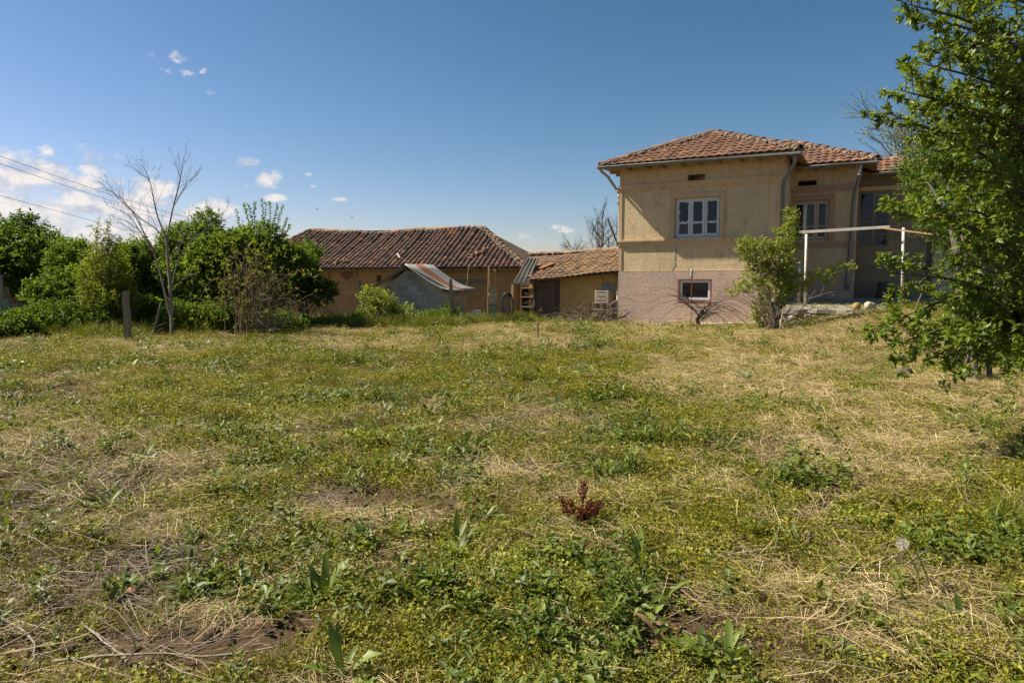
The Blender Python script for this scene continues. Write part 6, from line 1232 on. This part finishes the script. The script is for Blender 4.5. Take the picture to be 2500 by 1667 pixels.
    for (a, b, n, wd) in (((-30, 838), (330, 838), 200, 0.4), ((330, 832), (640, 820), 330, 0.5), ((640, 815), (860, 806), 420, 0.7), ((860, 815), (1110, 812), 520, 0.6), ((1110, 806), (1290, 800), 380, 0.5), ((1290, 800), (1400, 800), 60, 0.2)):
        for i in range(n): f = g.random(); p = gp(a[0] + (b[0] - a[0]) * f, a[1] + (b[1] - a[1]) * f - 6); Q.append((p[0] + g.normal() * 0.2, p[1] + abs(g.normal()) * wd - 0.1))
    for i in range(150): q = gp(g.uniform(1930, 2190), g.uniform(800, 812)); Q.append((q[0], q[1]))
    for i in range(90): q = gp(g.normal(2380, 50), g.normal(905, 18)); Q.append((q[0], q[1]))
    for i in range(36): q = gp(g.normal(2400, 50), g.normal(1050, 16)); Q.append((q[0], q[1]))
    for i in range(24): q = gp(g.normal(2440, 25), g.normal(1275, 14)); Q.append((q[0], q[1]))
    for i in range(150): q = gp(g.uniform(1520, 1900), g.uniform(800, 815)); Q.append((q[0], q[1]))
    Q = np.array(Q); P = np.stack([Q[:, 0], Q[:, 1], gz(Q[:, 0], Q[:, 1])], 1); k = outside(P); P = P[k]; s_ = g.uniform(0.55, 1.25, len(P)); px, py, d = project(P); s_ = s_ * np.where(px > 1300, 0.45, 1.0)
    scatter('tall_grass', 'taller green grass along the hedge, fence and walls', 'grass', c, 5, P, s_, g, 0.08)
    # tufts on the terrace edge
    c = proto('edge_tuft', [tuft(14, 0.05, 0.04, 0.13, 0.006, g, 0.9, 0.7) for _ in range(4)], 'g_bright'); t = g.uniform(5.2, 9.5, 260); s = np.where(t < 7.7, g.uniform(-1.3, 0.6, 260), g.uniform(0.3, 0.9, 260)); z = np.where(t < 7.7, 0.70 + 0.049 * (s + 1.4), 0.805 + 0.016 * (t - 7.75)); P = np.stack([hw(a, b, c_) for a, b, c_ in zip(t, s, z)])
    scatter('terrace_grass', 'yellowish grass sprouting on the terrace edge', 'grass', c, 4, P, g.uniform(0.5, 1.2, len(P)), g, 0.1)
ground_cover()

# ------------------------------------------------------------------ single weeds and clutter one can point at
def weed_leaf(L_, w, bend, e0, g, wave=0.12, n=7, fold=0.16):
    """a long leaf starting at the origin along +X, curving over; returns MB"""
    mb = MB(); V = []; x = 0; z = 0; a = e0
    for i in range(n + 1):
        f = i / n; ww = w * math.sin(math.pi * min(1, f * 0.92 + 0.06)) ** 0.8 * (1 + wave * (g.random() - 0.5) * 2)
        V += [(x, -ww / 2, z + ww * fold * (1 + g.normal() * 0.5)), (x, 0, z), (x, ww / 2, z + ww * fold * (1 + g.normal() * 0.5))]
        x += math.cos(a) * L_ / n; z += math.sin(a) * L_ / n; a -= bend / n
    t = g.uniform(0.3, 0.85); tt = [min(1, t + (0.18 if i % 3 == 1 else g.normal() * 0.06)) for i in range(len(V))]
    return mb.add(V, [f for i in range(n) for f in ((3 * i, 3 * i + 3, 3 * i + 4, 3 * i + 1), (3 * i + 1, 3 * i + 4, 3 * i + 5, 3 * i + 2))], tt)
def weed(name, label, cat, px, py, leaves, mat, seed, flat=0.0):
    g = np.random.default_rng(seed); b = gp(px, py); h = empty(name, b, 0, label, cat)
    for (L_, w, e0, az, bend) in leaves: weed_leaf(L_ * 0.9, w * 0.72, R(bend + 15 + g.normal() * 12), R(e0 + g.normal() * 6), g, 0.3).build('leaf', mat, h, True, Matrix.Translation((0, 0, 0.0)) @ Matrix.Rotation(R(az), 4, 'Z'))
    return h, g
def weeds():
    h, g = weed('dock_plant', 'tall upright dock plant with long pale blue green leaves by bare soil', 'weed', 795, 1470, [(0.25, 0.055, 82, 100, 20), (0.22, 0.05, 70, 150, 30), (0.22, 0.05, 75, 40, 25), (0.2, 0.06, 45, 350, 40), (0.16, 0.06, 60, 300, 60), (0.2, 0.05, 25, 190, 40), (0.18, 0.05, 20, 215, 30), (0.15, 0.05, 30, 330, 30), (0.14, 0.045, 50, 250, 60), (0.13, 0.05, 20, 20, 20)], 'g_broad', 1)
    weed('dock_plant', 'dark dock plant with one tall crinkled leaf near bare soil', 'weed', 835, 1665, [(0.24, 0.06, 80, 130, 15), (0.18, 0.06, 50, 190, 40), (0.2, 0.06, 55, 10, 50), (0.16, 0.05, 30, 330, 30), (0.14, 0.05, 40, 230, 40), (0.16, 0.04, 65, 70, 30), (0.13, 0.05, 20, 280, 20)], 'g_broad', 2)
    weed('dock_plant', 'spreading dock plant with a long leaf lying flat to its right', 'weed', 1560, 1385, [(0.30, 0.055, 8, 5, 8), (0.24, 0.05, 70, 75, 25), (0.2, 0.05, 55, 130, 35), (0.2, 0.05, 30, 170, 25), (0.17, 0.05, 40, 215, 40), (0.2, 0.06, 20, 320, 15), (0.18, 0.05, 60, 30, 40), (0.15, 0.05, 35, 270, 30), (0.22, 0.045, 65, 110, 30)], 'g_broad', 3)
    weed('dock_plant', 'leafy dock plant with upright pale central leaf among low weeds', 'weed', 1115, 1330, [(0.22, 0.04, 85, 90, 10), (0.2, 0.045, 50, 30, 40), (0.2, 0.045, 45, 5, 40), (0.22, 0.05, 15, 175, 15), (0.18, 0.05, 40, 150, 40), (0.17, 0.05, 20, 330, 30), (0.15, 0.05, 30, 220, 30), (0.19, 0.04, 62, 60, 30)], 'g_broad', 4)
    weed('rosette_weed', 'grey green leaf rosette flat on the ground with thin dead stalk', 'weed', 885, 1355, [(0.12, 0.035, 20 + 7 * (i % 4), i * 47, 25) for i in range(9)], 'g_silver', 5)
    weed('rosette_weed', 'mullein rosette of silvery leaves standing alone in the straw', 'weed', 1815, 935, [(0.30, 0.07, 50 + 9 * (i % 4), i * 51, 45) for i in range(9)], 'g_silver', 6)
    h, g = weed('dock_plant', 'dock plant with dark red seed spikes above green leaves', 'weed', 1415, 1290, [(0.17, 0.05, 35 + 10 * (i % 3), i * 50, 35) for i in range(9)], 'g_broad', 7)
    for (x, y, z) in ((0.03, 0.05, 0.27), (-0.11, 0.0, 0.19), (0.07, 0.02, 0.16), (0.0, -0.03, 0.13), (0.13, 0.06, 0.14), (-0.05, 0.06, 0.15), (0.04, -0.02, 0.12)):
        mb = MB(); mb.tube([(x * 0.3, y, 0), (x, y, z)], 0.003, 4, 0.3); k = 110
        f = g.random(k); a = g.random(k) * 6.28; P = np.stack([x * (0.65 + 0.35 * f) + 0.016 * np.cos(a), y + 0.016 * np.sin(a), z * (0.45 + 0.55 * f)], 1); V, T, tt = leaf_geo(P, rand_unit(k, g) + np.array([0, 0, 0.3]), rand_unit(k, g), np.full(k, 0.016), np.full(k, 0.012), g.random(k), 0)
        mb.add(V, [tuple(t) for t in T], list(tt)); mb.build('seed_spike', 'g_red', h)
    weed('thistle', 'spiky green thistle rosette beside the stubby twig stump', 'weed', 1945, 1345, [(0.2, 0.05, 60, 120, 35), (0.2, 0.05, 40, 150, 35), (0.18, 0.045, 70, 80, 30), (0.18, 0.05, 30, 190, 25), (0.15, 0.045, 30, 310, 30), (0.14, 0.04, 30, 250, 30)], 'g_silver', 8)
    weed('large_leaf', 'single upright pale green sow thistle leaf lit from behind', 'leaf', 1970, 1405, [(0.17, 0.07, 88, 130, 40), (0.07, 0.03, 20, 200, 20)], 'g_bright', 9)
    weed('dock_plant', 'dark dock leaves sprawling flat below the dandelion', 'weed', 2190, 1425, [(0.17, 0.05, 12, 165, 10), (0.15, 0.05, 15, 190, 15), (0.12, 0.045, 18, 140, 20), (0.1, 0.04, 25, 20, 30)], 'g_broad', 10)
    weed('rosette_weed', 'dark flat weed rosette in the lower right grass', 'weed', 2440, 1480, [(0.15, 0.055, 20 + 8 * (i % 3), i * 55, 25) for i in range(7)], 'g_broad', 11)
    weed('dock_plant', 'dark dock leaf lying out over yellow chickweed', 'weed', 1120, 1560, [(0.19, 0.06, 20, 150, 25), (0.15, 0.05, 18, 340, 25), (0.12, 0.05, 40, 60, 40), (0.13, 0.05, 25, 230, 25)], 'g_broad', 12)
    weed('wilted_plant', 'wilted brown plant with long curled dead leaves', 'weed', 1620, 1590, [(0.34, 0.05, 14, 5, 22), (0.3, 0.05, 18, 335, 25), (0.26, 0.05, 30, 60, 40), (0.22, 0.045, 70, 140, 60), (0.3, 0.045, 12, 20, 15), (0.22, 0.05, 15, 200, 20), (0.2, 0.045, 60, 100, 70), (0.2, 0.05, 15, 290, 15)], 'g_dryleaf', 13)
    weed('wilted_plant', 'dry brown leaf bundle lying left of yellow chickweed', 'weed', 1340, 1455, [(0.2, 0.04, 12, 170 + 12 * i, 15) for i in range(6)], 'g_dryleaf', 14)
    weed('grass_clump', 'dark green clump of long grass in the right hand straw', 'grass', 2400, 1055, [(0.3 + 0.02 * (i % 5), 0.014, 62 + 6 * (i % 5), i * 37, 45) for i in range(18)], 'g_grass', 15)
    for i, (px, py, lab) in enumerate(((1560, 985, 'leafy weed rosette in a drift of green at the centre of the field'), (1440, 1060, 'leafy weed rosette beside a bare brown patch'), (1010, 1085, 'leafy weed rosette amid yellow green carpet'), (560, 1270, 'dark leafy weed clump near grey twigs'), (640, 855, 'single large round leaf standing at the far edge of the weeds'))):
        weed('rosette_weed', lab, 'weed', px, py, [(0.15 if i < 4 else 0.22, 0.04 if i < 4 else 0.12, 35 + 12 * (k % 4) if i < 4 else 75, k * 49, 35) for k in range(9 if i < 4 else 2)], 'g_broad', 30 + i)
    # dandelion clock
    b = gp(2241, 1462); d = np.linalg.norm(b - CAM); top = at(2203, 1329, (b - CAM) @ FWD) - b; g = np.random.default_rng(4); h = empty('dandelion', b, 0, 'white dandelion clock on a curved bare stem', 'flower')
    mb = MB(); mb.tube(smooth_path([(0, 0, -0.02), (0.0, 0, top[2] * 0.4), (top[0] * 0.55, 0, top[2] * 0.75), top], 10), np.linspace(0.0042, 0.0028, 10), 6); mb.build('stem', 'lf_pale', h, True)
    u = rand_unit(110, g); mb = MB(); R0 = 0.028
    for v in u:
        tip = top + v * R0; mb.tube([top + v * 0.004, tip], 0.0003, 3, 0.5, False)
        for k in range(7): w = unit(v * 0.45 + g.normal(size=3) * 0.6); mb.tube([tip - v * 0.006, tip - v * 0.006 + w * 0.009], 0.00025, 3, 0.5, False)
    mb.build('seed_head', 'fluff', h); mb = MB(); rock(mb, top, 0.004, 3, 0.5, 1); mb.build('receptacle', 'twig', h)
    mb = MB(); mb.tube(smooth_path([(0.05, 0.0, -0.02), (0.04, 0, 0.1), (-0.01, 0.02, 0.22), (-0.04, 0.03, 0.27)], 9), np.linspace(0.0038, 0.0025, 9), 6); mb.build('spent_stem', 'lf_pale', h, True)
    # long single branches lying in the foreground
    for i, (pts, r, mt, lab) in enumerate((([(130, 1635), (330, 1628), (520, 1622), (690, 1612)], 0.008, 'twig_grey', 'long grey branch lying across the bare soil patch'), ([(200, 1540), (260, 1600), (330, 1640), (400, 1667)], 0.007, 'twig_grey', 'bent grey branch lying left of the bare soil patch'), ([(0, 1530), (60, 1570), (90, 1610), (60, 1667)], 0.009, 'twig_grey', 'thick bent grey branch at the lower left corner'),
                                           ([(2090, 1560), (2170, 1610), (2250, 1667)], 0.004, 'g_dry', 'long pale straw stalk slanting beside a shrivelled leaf'), ([(2280, 1425), (2360, 1520), (2430, 1590), (2450, 1625)], 0.003, 'g_dry', 'long curved pale stalk beyond the dandelion'), ([(1985, 1660), (2060, 1640), (2140, 1645)], 0.004, 'g_dry', 'pale straight stalk over dark leaves at the lower edge'), ([(2020, 1400), (2110, 1410), (2200, 1395), (2300, 1382)], 0.006, 'twig_grey', 'thin grey branch lying behind the dandelion stem'),
                                           ([(0, 1230), (120, 1190), (240, 1130)], 0.006, 'twig_grey', 'straight grey branch among the clippings at the left'), ([(60, 1330), (200, 1300), (330, 1325)], 0.006, 'twig_grey', 'crooked grey branch among the left clippings'), ([(2270, 1480), (2320, 1455), (2345, 1440)], 0.007, 'paint_cream', 'short whitish broken stalk right of the dandelion'), ([(580, 900), (700, 905), (790, 885)], 0.012, 'wood_grey', 'pale stick lying across the far weeds'), ([(1640, 1515), (1740, 1508), (1930, 1507)], 0.003, 'twig_grey', 'thin straight twig lying on cut straw'))):
        r *= 0.62; P = np.array([gp(*p) + np.array([0, 0, r + 0.03 + 0.02 * (k % 2)]) for k, p in enumerate(pts)]); b = P[0].copy(); b[2] -= 0.04; mb = MB(); path = smooth_path(P - b, 14); path += np.random.default_rng(i).normal(size=path.shape) * 0.004; mb.tube(path, np.linspace(r, r * 0.55, 14), 6, 0.55)
        if 'branch' in lab: twigs_on(mb, path, r * 1.6, np.random.default_rng(i + 50), 4, 0.22, 0, 0.05)
        tag(mb.build('branch' if 'branch' in lab else 'stalk', mt, None, True, Matrix.Translation(b)), lab, 'branch' if 'branch' in lab else 'stalk')
    # bits of broken brick
    for i, (px, py, r, lab) in enumerate(((322, 1455, 0.035, 'pinkish brick fragment beside dark weeds'), (172, 1600, 0.04, 'dark clod of earth at the edge of the bare soil'), (485, 1222, 0.03, 'dark clod beside the cut wooden peg'))):
        b = gp(px, py); mb = MB(); rock(mb, (0, 0, r * 0.5), r, 40 + i, 0.7, 2); tag(mb.build('fragment', 'terracotta' if i == 0 else 'soil', None, False, Matrix.Translation(b)), lab, 'fragment')
weeds()
